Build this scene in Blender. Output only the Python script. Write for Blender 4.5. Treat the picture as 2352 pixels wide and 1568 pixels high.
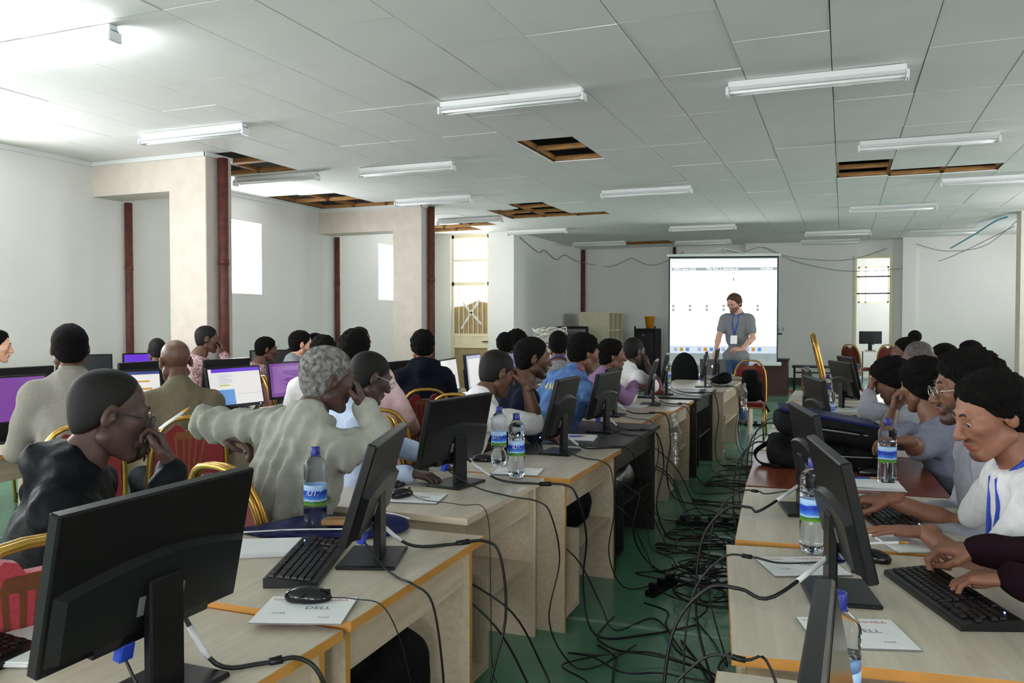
import bpy, bmesh, math, random
import numpy as np
from mathutils import Vector, Matrix, Euler
random.seed(7)
for o in list(bpy.data.objects): bpy.data.objects.remove(o)
SC = bpy.context.scene
COL = SC.collection
PI = math.pi
# ------------------------------------------------------------------ camera
FPX = 1900.0; TH = math.radians(21.8); EYE = 1.5; PIT = math.atan(49/FPX)
cd = bpy.data.cameras.new('camera'); cam = bpy.data.objects.new('camera', cd); COL.objects.link(cam)
cd.sensor_width = 36.0; cd.lens = FPX/2352*36.0; cd.clip_start = 0.05
cam.location = (0, 0, EYE); cam.rotation_euler = (PI/2-PIT, 0, TH)
SC.camera = cam
# ------------------------------------------------------------------ colour management and daylight
SC.view_settings.view_transform = 'Standard'
SC.view_settings.look = 'None'
SC.view_settings.gamma = 1.0
SC.view_settings.use_curve_mapping = False
SC.view_settings.exposure = 0.18
wd = bpy.data.worlds.new('overcast_sky'); SC.world = wd; wd.use_nodes = True
wb = wd.node_tree.nodes['Background']; wb.inputs[0].default_value = (0.93, 0.96, 1.0, 1); wb.inputs[1].default_value = 3.5
DAY = 24.0                                    # radiance-like level of the daylight in each window
def window_light(name, c, size_w, size_h, normal, k=1.0):
    l = bpy.data.lights.new(name, 'AREA'); l.shape = 'RECTANGLE'; l.size = size_w; l.size_y = size_h
    l.energy = DAY*k*size_w*size_h*PI; l.color = (0.95, 0.975, 1.0)
    o = bpy.data.objects.new(name, l); COL.objects.link(o); o.location = c
    o.rotation_euler = Vector(normal).to_track_quat('-Z', 'Y').to_euler()
    return o
# windows of the hall: (wall, centre along wall, width, sill, head)
ZC = 3.3; XL = -8.0; XR = 4.6; YB = -5.5; YF = 20.3; YD = 15.6; XS = -6.2
LWIN = [(9.49, 1.06), (13.87, 1.06), (5.0, 1.2), (3.2, 1.2), (0.6, 1.2), (-1.2, 1.2), (-3.6, 1.2)]
WZ0, WZ1 = 1.88, 2.92
RWIN = [(-3.6, 1.2), (0.6, 1.2), (5.0, 1.2), (9.45, 1.2), (13.8, 1.2), (17.9, 1.4)]
FILLWIN = [(-6.2, 1.5), (-3.6, 1.5), (-1.0, 1.5), (1.6, 1.5)]  # unseen rear windows, put in wide for soft frontal fill
for i, (c, w) in enumerate(LWIN): window_light('daylight_left', (XL-0.28, c, (WZ0+WZ1)/2), w, WZ1-WZ0, (1, 0, 0), 1.0)
for i, (c, w) in enumerate(RWIN): window_light('daylight_right', (XR+0.28, c, (WZ0+WZ1)/2), w, WZ1-WZ0, (-1, 0, 0), 0.45 if c < 8 else 1.3 if c < 15 else 0.6)
for i, (c, w) in enumerate(FILLWIN): window_light('fill_back', (c, YB-0.28, 1.95), w, 1.7, (0, 1, 0), 0.6)  # lamps of the added rear windows, a frontal fill
window_light('daylight_door', (-7.19, YD+0.5, 2.4), 0.8, 1.6, (0, -1, 0), 0.5)

# ------------------------------------------------------------------ helpers
def px2w(px, py, t):
    c, s = math.cos(TH), math.sin(TH); cp, sp = math.cos(PIT), math.sin(PIT)
    fw = Vector((-s*cp, c*cp, -sp)); rt = Vector((c, s, 0)); up = rt.cross(fw)
    return Vector((0, 0, EYE)) + t*(fw + rt*((px-1176)/FPX) - up*((py-784)/FPX))
def on_z(px, py, z):
    d = px2w(px, py, 1)-Vector((0, 0, EYE)); return Vector((0, 0, EYE))+d*((z-EYE)/d.z)
def on_y(px, py, y):
    d = px2w(px, py, 1)-Vector((0, 0, EYE)); return Vector((0, 0, EYE))+d*(y/d.y)
def on_x(px, py, x):
    d = px2w(px, py, 1)-Vector((0, 0, EYE)); return Vector((0, 0, EYE))+d*(x/d.x)

MATS = {}
def mat(name, col, rough=0.6, metal=0.0, var=0.06, scale=8.0, bump=0.0, bscale=None, emit=None, estr=1.0, trans=0.0, ior=1.45, coat=0.0, alpha=1.0, stretch=None, col2=None, sheen=0.0, detail=3.0, spec=None):
    if name in MATS: return MATS[name]
    m = bpy.data.materials.new(name); m.use_nodes = True; nt = m.node_tree; N = nt.nodes; L = nt.links
    b = N['Principled BSDF']; b.inputs['Roughness'].default_value = rough; b.inputs['Metallic'].default_value = metal
    b.inputs['IOR'].default_value = ior
    if trans: b.inputs['Transmission Weight'].default_value = trans
    if coat: b.inputs['Coat Weight'].default_value = coat
    if sheen: b.inputs['Sheen Weight'].default_value = sheen
    if alpha < 1: b.inputs['Alpha'].default_value = alpha
    if spec is not None: b.inputs['Specular IOR Level'].default_value = spec
    tc = N.new('ShaderNodeTexCoord'); mp = N.new('ShaderNodeMapping'); L.new(tc.outputs['Object'], mp.inputs[0])
    if stretch: mp.inputs['Scale'].default_value = stretch
    nz = N.new('ShaderNodeTexNoise'); nz.inputs['Scale'].default_value = scale; nz.inputs['Detail'].default_value = detail
    L.new(mp.outputs[0], nz.inputs['Vector'])
    rp = N.new('ShaderNodeValToRGB'); L.new(nz.outputs[0], rp.inputs[0])
    c = np.array(col[:3]); c2 = np.array(col2[:3]) if col2 is not None else None
    if c2 is None:
        a, d = np.clip(c*(1-var), 0, 1), np.clip(c*(1+var), 0, 1)
    else: a, d = c, c2
    rp.color_ramp.elements[0].position = 0.3; rp.color_ramp.elements[1].position = 0.7
    rp.color_ramp.elements[0].color = (*a, 1); rp.color_ramp.elements[1].color = (*d, 1)
    L.new(rp.outputs[0], b.inputs['Base Color'])
    if bump:
        n2 = N.new('ShaderNodeTexNoise'); n2.inputs['Scale'].default_value = bscale or scale*4; n2.inputs['Detail'].default_value = 4
        L.new(mp.outputs[0], n2.inputs['Vector'])
        bp = N.new('ShaderNodeBump'); bp.inputs['Strength'].default_value = bump; bp.inputs['Distance'].default_value = 0.01
        L.new(n2.outputs[0], bp.inputs['Height']); L.new(bp.outputs[0], b.inputs['Normal'])
    if emit is not None:
        b.inputs['Emission Color'].default_value = (*emit, 1); b.inputs['Emission Strength'].default_value = estr
    MATS[name] = m
    return m
def srgb(r, g, b):
    f = lambda v: (v/255/12.92 if v/255 <= 0.04045 else ((v/255+0.055)/1.055)**2.4)
    return (f(r), f(g), f(b))

class MB:
    """collects geometry for ONE mesh object"""
    def __init__(s): s.v = []; s.f = []; s.m = []; s.sm = []; s.M = None
    def add(s, vs, fs, mi=0, smooth=False):
        o = len(s.v)
        if s.M is not None: vs = [tuple(s.M @ Vector(v)) for v in vs]
        s.v += [tuple(v) for v in vs]; s.f += [tuple(i+o for i in f) for f in fs]
        s.m += [mi]*len(fs); s.sm += [smooth]*len(fs); return s
    def box(s, x0, x1, y0, y1, z0, z1, mi=0, bev=0.0):
        if bev <= 0:
            vs = [(x, y, z) for z in (z0, z1) for y in (y0, y1) for x in (x0, x1)]
            return s.add(vs, [(0, 2, 3, 1), (4, 5, 7, 6), (0, 1, 5, 4), (2, 6, 7, 3), (0, 4, 6, 2), (1, 3, 7, 5)], mi)
        vs = []; idx = {}
        for a in range(3):
            for sx in (0, 1):
                for sy in (0, 1):
                    for sz in (0, 1):
                        p = [(x0, x1)[sx], (y0, y1)[sy], (z0, z1)[sz]]
                        sg = (sx, sy, sz)
                        for k in range(3):
                            if k != a: p[k] += bev if sg[k] == 0 else -bev
                        idx[(a, sx, sy, sz)] = len(vs); vs.append(tuple(p))
        fs = []
        I = idx
        for a in range(3):
            b_, c_ = [(1, 2), (0, 2), (0, 1)][a]
            for sd in (0, 1):
                q = []
                for (u, w) in ((0, 0), (1, 0), (1, 1), (0, 1)):
                    sg = [0, 0, 0]; sg[a] = sd; sg[b_] = u; sg[c_] = w; q.append(I[(a, *sg)])
                fs.append(tuple(q))
        for a in range(3):        # bevel strips along axis a
            b_, c_ = [(1, 2), (0, 2), (0, 1)][a]
            for u in (0, 1):
                for w in (0, 1):
                    q = []
                    for (t, who) in ((0, b_), (1, b_), (1, c_), (0, c_)):
                        sg = [0, 0, 0]; sg[a] = t; sg[b_] = u; sg[c_] = w; q.append(I[(who, *sg)])
                    fs.append(tuple(q))
        for sx in (0, 1):
            for sy in (0, 1):
                for sz in (0, 1): fs.append((I[(0, sx, sy, sz)], I[(1, sx, sy, sz)], I[(2, sx, sy, sz)]))
        return s.add(vs, fs, mi)
    def tube(s, pts, r, n=6, mi=0, cap=True, closed=False, flat=None):
        P = [Vector(p) for p in pts]; K = len(P); R = r if hasattr(r, '__len__') else [r]*K
        vs = []; fs = []; prev = None
        for i in range(K):
            if closed: t = P[(i+1) % K]-P[i-1]
            else: t = P[min(i+1, K-1)]-P[max(i-1, 0)]
            if t.length < 1e-9: t = Vector((0, 0, 1))
            t.normalize()
            if prev is None:
                a = Vector((0, 0, 1)) if abs(t.z) < 0.9 else Vector((1, 0, 0))
                u = t.cross(a).normalized()
            else:
                u = (prev-t*prev.dot(t))
                u = u.normalized() if u.length > 1e-6 else t.orthogonal().normalized()
            prev = u; w = t.cross(u)
            for k in range(n):
                a = 2*PI*k/n
                f2 = 1.0 if flat is None else flat
                vs.append(P[i]+(u*math.cos(a)*f2+w*math.sin(a))*R[i])
        m = K if closed else K-1
        for i in range(m):
            for k in range(n):
                a = i*n+k; b = i*n+(k+1) % n; c = ((i+1) % K)*n+(k+1) % n; d = ((i+1) % K)*n+k
                fs.append((a, b, c, d))
        if cap and not closed: fs += [tuple(range(n))[::-1], tuple((K-1)*n+k for k in range(n))]
        return s.add(vs, fs, mi, True)
    def lathe(s, prof, n=20, mi=0, c=(0, 0, 0), cap0=True, cap1=True):
        vs = []; fs = []
        for (r, z) in prof:
            for k in range(n): a = 2*PI*k/n; vs.append((c[0]+r*math.cos(a), c[1]+r*math.sin(a), c[2]+z))
        K = len(prof)
        for i in range(K-1):
            for k in range(n): fs.append((i*n+k, i*n+(k+1) % n, (i+1)*n+(k+1) % n, (i+1)*n+k))
        if cap0: fs.append(tuple(range(n))[::-1])
        if cap1: fs.append(tuple((K-1)*n+k for k in range(n)))
        return s.add(vs, fs, mi, True)
    def prism(s, poly, z0, z1, mi=0, axis='z', smooth=False):
        n = len(poly)
        def P(a, b, h): return {'z': (a, b, h), 'y': (a, h, b), 'x': (h, a, b)}[axis]
        vs = [P(a, b, z0) for a, b in poly]+[P(a, b, z1) for a, b in poly]
        fs = [tuple(range(n))[::-1], tuple(range(n, 2*n))]
        s.add(vs, fs+[(i, (i+1) % n, n+(i+1) % n, n+i) for i in range(n)], mi, smooth)
        return s
    def sphere(s, c, r, nu=12, nv=8, mi=0, sc=(1, 1, 1)):
        prof = [(max(1e-4, math.sin(PI*i/nv))*r, -math.cos(PI*i/nv)*r) for i in range(nv+1)]
        vs = []; fs = []
        for (rr, z) in prof:
            for k in range(nu): a = 2*PI*k/nu; vs.append((c[0]+rr*math.cos(a)*sc[0], c[1]+rr*math.sin(a)*sc[1], c[2]+z*sc[2]))
        for i in range(nv):
            for k in range(nu): fs.append((i*nu+k, i*nu+(k+1) % nu, (i+1)*nu+(k+1) % nu, (i+1)*nu+k))
        return s.add(vs, fs, mi, True)
    def mesh(s, name, mats):
        me = bpy.data.meshes.new(name); me.from_pydata(s.v, [], s.f)
        for m in (mats if isinstance(mats, (list, tuple)) else [mats]): me.materials.append(m)
        me.polygons.foreach_set('material_index', s.m); me.polygons.foreach_set('use_smooth', s.sm)
        bm = bmesh.new(); bm.from_mesh(me); bmesh.ops.recalc_face_normals(bm, faces=bm.faces); bm.to_mesh(me); bm.free()
        me.update(); return me
    def build(s, name, mats, parent=None, loc=None, rot=None):
        return link(name, s.mesh(name, mats), parent, loc, rot)
def link(name, me, parent=None, loc=None, rot=None):
    o = bpy.data.objects.new(name, me); COL.objects.link(o)
    if parent is not None: o.parent = parent
    if loc is not None: o.location = loc
    if rot is not None: o.rotation_euler = rot
    return o
def tag(o, label=None, cat=None, group=None, kind=None):
    if label: o['label'] = label
    if cat: o['category'] = cat
    if group: o['group'] = group
    if kind: o['kind'] = kind
    return o
def thing(name, label, cat, loc=(0, 0, 0), rz=0.0, group=None):
    o = bpy.data.objects.new(name, None); COL.objects.link(o); o.location = loc; o.rotation_euler = (0, 0, rz)
    o.empty_display_size = 0.1
    return tag(o, label, cat, group)
def struct(name, mb, m, parent=None):
    return tag(mb.build(name, m, parent), kind='structure')
def dup(root, loc=None, rz=None, label=None, group=None, rot=None):
    r = root.copy(); COL.objects.link(r)
    if loc is not None: r.location = loc
    if rz is not None: r.rotation_euler = (0, 0, rz)
    if rot is not None: r.rotation_euler = rot
    if label: r['label'] = label
    if group: r['group'] = group
    for ch in root.children:
        c = ch.copy(); COL.objects.link(c); c.parent = r
        for g in ch.children:
            d = g.copy(); COL.objects.link(d); d.parent = c
    return r
def crom(P, n=6, closed=False):
    P = [Vector(p) for p in P]; K = len(P); out = []
    for i in range(K if closed else K-1):
        if closed: a, b, c, d = P[i-1], P[i], P[(i+1) % K], P[(i+2) % K]
        else: a, b, c, d = P[max(i-1, 0)], P[i], P[i+1], P[min(i+2, K-1)]
        for k in range(n):
            t = k/n; out.append(0.5*((2*b)+(c-a)*t+(2*a-5*b+4*c-d)*t*t+(3*b-a-3*c+d)*t*t*t))
    if not closed: out.append(P[-1])
    return out

# ------------------------------------------------------------------ materials
M_WALL = mat('wall_paint', srgb(226, 226, 222), 0.75, var=0.02, scale=1.3, bump=0.05, bscale=60)
M_CEIL = mat('ceiling_board', srgb(232, 232, 230), 0.85, var=0.025, scale=2.0, bump=0.06, bscale=90)
M_PLAST = mat('rough_plaster', srgb(214, 204, 194), 0.9, var=0.05, scale=6, bump=0.7, bscale=22)
M_PLAST2 = mat('smooth_plaster', srgb(196, 188, 182), 0.9, var=0.03, scale=6, bump=0.15, bscale=40)
M_PIPE = mat('rust_brown_paint', srgb(96, 50, 42), 0.6, var=0.35, scale=14, bump=0.3, bscale=30)
M_FLOOR = None
M_BATTEN = mat('raw_timber', srgb(168, 122, 72), 0.8, var=0.3, scale=6, stretch=(1, 1, 6), bump=0.2)
M_DARK = mat('dark_void', srgb(38, 36, 34), 0.95, var=0.2)
M_WHITE = mat('white_enamel', srgb(222, 224, 224), 0.35, var=0.01)
M_TUBE = mat('fluorescent_tube_off', srgb(240, 242, 242), 0.2, var=0.01)
M_TUBEON = mat('fluorescent_tube_lit', (1, 1, 1), 0.4, emit=(0.9, 0.98, 1.0), estr=90.0)
M_BLUEPL = mat('blue_plastic_clip', srgb(30, 110, 140), 0.5)
M_CREAM = mat('cream_window_paint', srgb(232, 220, 186), 0.5, var=0.04)
M_GLASS = mat('window_glass', (1, 1, 1), 0.02, trans=1.0, ior=1.1, var=0.0)
def clear_pane(m, refl=0.06):
    nt = m.node_tree; N = nt.nodes; L = nt.links; out = N['Material Output']
    tr = N.new('ShaderNodeBsdfTransparent'); gl = N.new('ShaderNodeBsdfGlossy'); gl.inputs['Roughness'].default_value = 0.03
    mx = N.new('ShaderNodeMixShader'); mx.inputs[0].default_value = refl; L.new(tr.outputs[0], mx.inputs[1]); L.new(gl.outputs[0], mx.inputs[2]); L.new(mx.outputs[0], out.inputs[0])
clear_pane(M_GLASS)
M_CARD = mat('brown_cardboard', srgb(168, 146, 108), 0.85, var=0.12, scale=5)
M_SKIRT = mat('dark_skirting', srgb(62, 60, 60), 0.6)

def floor_material():
    m = mat('green_sealed_floor', srgb(70, 116, 92), 0.2, var=0.16, scale=1.2, coat=0.0, col2=srgb(102, 148, 120))
    nt = m.node_tree; b = nt.nodes['Principled BSDF']; N = nt.nodes; L = nt.links
    rr = N.new('ShaderNodeTexNoise'); rr.inputs['Scale'].default_value = 3.5; rr.inputs['Detail'].default_value = 5
    mr = N.new('ShaderNodeMapRange'); mr.inputs[3].default_value = 0.14; mr.inputs[4].default_value = 0.28
    tc = N.new('ShaderNodeTexCoord'); L.new(tc.outputs['Object'], rr.inputs['Vector'])
    L.new(rr.outputs[0], mr.inputs[0]); L.new(mr.outputs[0], b.inputs['Roughness'])
    return m
M_FLOOR = floor_material()

# ------------------------------------------------------------------ floor, walls
ZT = 4.3
struct('floor', MB().box(XL-1, XR+1, YB-1, YF+6, -0.1, 0), M_FLOOR)
M_STRIP = mat('pale_floor_line_glint', srgb(120, 152, 134), 0.3, var=0.2, scale=5)  # pale floor lines, their whitish glints put into the colour
for i, y in enumerate((3.95, 6.2, 8.8, 11.3, 13.9, 16.6)):
    struct('trim_%d' % (i+1), MB().box(-6.2, XR, y-0.018, y+0.018, 0.0, 0.003), M_STRIP)
def wall_with_holes(name, axis, pos, a0, a1, z0, z1, holes, thick, m):
    """wall in plane axis=pos; a = coordinate along the wall; holes = (a0,a1,z0,z1)"""
    mb = MB()
    def bx(p0, p1, q0, q1):
        if p1-p0 < 1e-4 or q1-q0 < 1e-4: return
        lo, hi = sorted((pos, pos+thick))
        if axis == 'x': mb.box(lo, hi, p0, p1, q0, q1)
        else: mb.box(p0, p1, lo, hi, q0, q1)
    c = a0
    for (h0, h1, k0, k1) in sorted(holes):
        bx(c, h0, z0, z1); bx(h0, h1, z0, k0); bx(h0, h1, k1, z1); c = h1
    bx(c, a1, z0, z1)
    return struct(name, mb, m)
lw = wall_with_holes('wall_left', 'x', XL, YB, YD+0.25, 0, ZT, [(c-w/2, c+w/2, WZ0, WZ1) for c, w in LWIN], -0.25, M_WALL)
wall_with_holes('wall_right', 'x', XR, YB, YF, 0, ZT, [(c-w/2, c+w/2, WZ0, WZ1) for c, w in RWIN], 0.25, M_WALL)
wall_with_holes('wall_back', 'y', YB, XL, XR, 0, ZT, [(c-w/2, c+w/2, 1.1, 2.8) for c, w in FILLWIN], -0.25, M_WALL)
wall_with_holes('wall_door_side', 'y', YD, XL, XS, 0, ZT, [(-7.62, -6.76, 0.0, 3.27)], 0.22, M_WALL)
wall_with_holes('wall_recess', 'x', XS, YD+0.22, YF, 0, ZT, [], -0.22, M_WALL)
DX0, DX1, DZ = 0.28, 0.97, 2.9
wall_with_holes('wall_front', 'y', YF, XS-0.22, XR+0.25, 0, ZT, [(DX0, DX1, 0, DZ)], 0.2, M_WALL)
struct('wall_pillar_front', MB().box(1.20, 1.46, 19.95, YF, 0, 3.3), M_WALL)
struct('wall_pier_front', MB().box(-2.15, -1.75, YF-0.12, YF, 0, 3.3), M_WALL)
struct('wall_front_right', MB().box(1.46, XR, 20.05, YF, 0, 3.3), M_WALL)
struct('baseboard_front', MB().box(XS, DX0, YF-0.02, YF, 0, 0.16).box(DX1, 1.2, YF-0.02, YF, 0, 0.16), M_SKIRT)
struct('baseboard_recess', MB().box(XS, XS+0.02, YD, YF-0.02, 0, 0.16), M_SKIRT)
struct('baseboard_left', MB().box(XL, XL+0.02, YB, YD, 0, 0.16), M_SKIRT)
struct('roof', MB().box(XL-0.4, XR+0.4, YB-0.4, YF+0.4, ZT, ZT+0.1), M_DARK)
# frames of column and beam along the left wall, and their mirror on the right
def frame_left(n, y, x1, ybk):
    mb = MB(); mb.box(XL, x1, y, ybk, 2.91, 3.3); mb.box(x1-0.5, x1, y, ybk, 0, 2.91)
    struct('wall_frame_left_%d' % n, mb, M_PLAST)
    struct('trim_frame_left_%d' % n, MB().box(x1, x1+0.006, y+0.004, ybk-0.004, 0, 3.29), M_PLAST2)
    struct('trim_cornice_left_%d' % n, MB().box(XL, x1+0.02, y-0.025, y, 3.255, 3.3).box(x1+0.006, x1+0.03, y-0.025, ybk, 3.255, 3.3), M_WHITE)
frame_left(1, 7.05, -6.36, 7.45); frame_left(2, 11.45, -6.10, 11.85)
for n, y in enumerate((7.05, 11.45, 15.85)):
    struct('wall_frame_right_%d' % (n+1), MB().box(2.72, 3.2, y, y+0.4, 0, 2.91).box(2.72, XR, y, y+0.4, 2.91, 3.3), M_PLAST)
struct('trim_cornice_left', MB().box(XL, XL+0.03, YB, 7.05, 3.25, 3.3).box(XL, XL+0.03, 7.45, 11.45, 3.25, 3.3).box(XL, XL+0.03, 11.85, YD, 3.25, 3.3), M_WHITE)
def pipe(x, y, z1, r, label):
    mb = MB().tube([(x, y, 0.02), (x, y, z1)], r, 8)
    for z in (0.7, 2.1): mb.tube([(x, y, z), (x, y, z+0.06)], r*1.08, 8)
    tag(mb.build('drain_pipe', M_PIPE), label, 'pipe')
pipe(XL+0.05, 7.52, 2.9, 0.045, 'rust brown pipe in the wall corner below the nearer beam')
pipe(-6.29, 7.24, 3.26, 0.055, 'rust brown pipe running up the side of the nearer column')
pipe(XL+0.05, 11.92, 2.9, 0.045, 'rust brown pipe in the wall corner below the farther beam')
pipe(-6.03, 11.66, 3.28, 0.055, 'rust brown pipe running up the side of the farther column')
pipe(XS+0.06, YF-0.06, 3.28, 0.05, 'dark brown pipe in the corner behind the cream shelf unit')
pipe(-3.83, YF-0.06, 3.28, 0.04, 'short stretch of brown pipe above the projection screen')

# ------------------------------------------------------------------ ceiling of boards
ceil = struct('ceiling', MB().box(XL-0.2, XR+0.2, YB-0.2, 2.4, ZC, ZC+0.012), M_CEIL)
HOLES = {-5: [(7.8, 9.0)], 0: [(10.2, 11.35)], 1: [(11.0, 11.45)], 2: [(11.0, 11.45)],
         -11: [(7.15, 7.75), (7.8, 8.35), (11.05, 11.42), (13.6, 14.55)], -12: [(7.7, 8.35), (10.0, 11.42), (14.1, 15.2)],
         -13: [(9.95, 11.42), (14.1, 15.2)], -8: [(11.95, 13.75), (18.7, 19.6)], -9: [(12.5, 13.75)], -7: [(13.4, 13.8), (18.7, 19.6)]}
def xk(k): return -0.09+0.6*k
pm = {}
far = MB()
def panel(x0, x1, y0, y1):
    if y1-y0 < 0.08: return
    g = 0.003; cx = (x0+x1)/2; cy = (y0+y1)/2; w = x1-x0-2*g; l = y1-y0-2*g
    if cy > 15.6 or cx > 4.2:
        far.box(x0+g, x1-g, y0+g, y1-g, ZC, ZC+0.012); return
    key = (round(w, 3), round(l, 3))
    if key not in pm: pm[key] = MB().box(-w/2, w/2, -l/2, l/2, 0, 0.012).mesh('ceiling_panel', M_CEIL)
    o = link('ceiling_panel', pm[key], ceil, (cx, cy, ZC+random.uniform(-0.002, 0.003)))
    o.rotation_euler = (random.gauss(0, 0.0016), random.gauss(0, 0.003), random.gauss(0, 0.001))
for k in range(-14, 8):
    x0, x1 = max(xk(k), XL), min(xk(k+1), XR)
    if x1-x0 < 0.05: continue
    y = 2.4; nxt = 2.55+0.6*((k*3) % 2)+(0.6 if (k % 4 == 1) else 0)
    hs = sorted(HOLES.get(k, []))
    while y < YF-0.01:
        e = min(nxt, YF)
        h = next((h for h in hs if h[0] < e and h[1] > y), None)
        if h and h[0] <= y+1e-6: y = h[1]; nxt = max(nxt, y) if nxt > y+0.05 else y+1.2; continue
        if h: e = h[0]
        panel(x0, x1, y, e)
        y = e
        if abs(e-nxt) < 1e-6: nxt += 1.2
far_o = far.build('far_ceiling_panels', M_CEIL, ceil); far_o['kind'] = 'stuff'
bats = {}
def batten(x0, x1, y0, y1, z=3.33):
    key = (round(x1-x0, 3), round(y1-y0, 3))
    if key not in bats: bats[key] = MB().box(0, key[0], 0, key[1], 0, 0.05).mesh('ceiling_batten', M_BATTEN)
    link('ceiling_batten', bats[key], ceil, (x0, y0, z))
for k, hs in HOLES.items():
    for (a, b) in hs:
        x0 = xk(k)
        batten(x0-0.025, x0+0.025, a-0.1, b+0.1); batten(x0+0.575, x0+0.625, a-0.1, b+0.1)
        n = max(1, round((b-a)/0.6))
        for i in range(n+1):
            y = a+(b-a)*i/n; batten(x0+0.025, x0+0.575, y-0.025, y+0.025, 3.315)
# ------------------------------------------------------------------ fluorescent fittings
def make_fitting(lit=False, tubes=2):
    t = thing('fluorescent_fitting', '', 'light fitting')
    MB().box(-0.61, 0.61, -0.035, 0.035, -0.045, 0.0, bev=0.004).build('housing', M_WHITE, t)
    MB().prism([(-0.062, -0.075), (-0.035, -0.045), (0.035, -0.045), (0.062, -0.075), (0.056, -0.078), (0.032, -0.052), (-0.032, -0.052), (-0.056, -0.078)], -0.6, 0.6, axis='x').build('reflector', M_WHITE, t) if not lit else None
    for s in (-1, 1):
        h = MB().box(s*0.615-0.012, s*0.615+0.012, -0.05, 0.05, -0.105, -0.04, bev=0.006).build('lamp_holder', M_WHITE, t)
        MB().box(s*0.615-0.008, s*0.615+0.008, -0.03, 0.03, -0.05, -0.035).build('clip', M_BLUEPL, h)
    for s in ((-1, 1) if tubes == 2 else (0,)):
        if tubes == 0: break
        MB().tube([(-0.6, s*0.03, -0.085), (0.6, s*0.03, -0.085)], 0.013, 10).build('fluorescent_tube', M_TUBEON if lit else M_TUBE, t)
    return t
FIT = [(-4.75, 3.82, 'lit fluorescent fitting glowing at the upper left of the ceiling', 1),
 (-5.70, 6.15, 'unlit fluorescent fitting in front of the nearer plaster column', 0),
 (-2.49, 6.18, 'unlit fluorescent fitting near the middle of the photo, nearer than the square ceiling hole', 0),
 (-0.21, 6.47, 'largest unlit fluorescent fitting, above the right desk row', 0),
 (0.75, 9.08, 'unlit fluorescent fitting just in front of the long ceiling hole at right', 0),
 (-4.72, 8.48, 'unlit fluorescent fitting between the nearer column and the square ceiling hole', 0),
 (-6.54, 8.47, 'bare fluorescent batten without tubes beside the nearer column', 2),
 (-5.58, 10.84, 'unlit fluorescent fitting just before the farther plaster column', 0),
 (-2.51, 11.18, 'unlit fluorescent fitting behind the square ceiling hole', 0),
 (1.76, 11.85, 'unlit fluorescent fitting cut by the right edge, behind the long ceiling hole', 0),
 (-6.12, 13.28, 'bare fluorescent batten hanging near the broken door', 2),
 (0.70, 14.2, 'unlit fluorescent fitting on the far right half of the ceiling, above the tall doorway', 0),
 (-2.49, 15.93, 'unlit fluorescent fitting above the projection screen', 0),
 (-0.12, 17.9, 'unlit fluorescent fitting between the screen and the doorway', 0),
 (1.84, 18.4, 'unlit fluorescent fitting near the right front wall', 0),
 (-5.2, 18.35, 'unlit fluorescent fitting over the cream shelf unit', 0),
 (-2.94, 18.9, 'unlit fluorescent fitting right above the top of the screen', 0),
 (-5.65, 15.45, 'bare fluorescent batten beside the bright white wall end', 2),
 (-0.28, 19.7, 'farthest unlit fluorescent fitting above the front wall wires', 0)]
protos = {}
for (x, y, lab, kd) in FIT:
    if kd not in protos:
        f = make_fitting(kd == 1, {0: 2, 1: 2, 2: 0}[kd]); protos[kd] = f
        f.location = (x, y, ZC-0.004); f.rotation_euler = (0, 0, 0)
    else: f = dup(protos[kd], (x, y, ZC-0.004))
    f['label'] = lab; f['group'] = 'ceiling light fittings'
# ------------------------------------------------------------------ windows
def window(n, wall, c, w, z0, z1):
    t = bpy.data.objects.new('window_%d' % n, None); COL.objects.link(t); tag(t, kind='structure')
    if wall == 'L': t.location = (XL-0.16, c, z0); t.rotation_euler = (0, 0, PI/2)
    elif wall == 'R': t.location = (XR+0.16, c, z0); t.rotation_euler = (0, 0, -PI/2)
    else: t.location = (c, YB-0.16, z0); t.rotation_euler = (0, 0, PI)
    h = z1-z0; f = 0.035
    fr = MB().box(-w/2, w/2, -0.02, 0.02, 0, f).box(-w/2, w/2, -0.02, 0.02, h-f, h).box(-w/2, -w/2+f, -0.02, 0.02, f, h-f).box(w/2-f, w/2, -0.02, 0.02, f, h-f)
    fr.build('window_frame', M_CREAM, t)
    m = -w/2+0.42*w
    MB().box(m-0.016, m+0.016, -0.018, 0.018, f, h-f).build('mullion', M_CREAM, t)
    MB().box(m+0.02, m+0.028, -0.05, -0.02, h*0.42, h*0.54).build('catch', M_CREAM, t)
    MB().box(-w/2+f, m-0.016, -0.003, 0.003, f, h-f).build('pane', M_GLASS, t)
    MB().box(m+0.016, w/2-f, -0.003, 0.003, f, h-f).build('pane', M_GLASS, t)
n = 0
for c, w in LWIN: n += 1; window(n, 'L', c, w, WZ0, WZ1)
for c, w in RWIN: n += 1; window(n, 'R', c, w, WZ0, WZ1)
for c, w in FILLWIN: n += 1; window(n, 'B', c, w, 1.1, 2.8)
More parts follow.
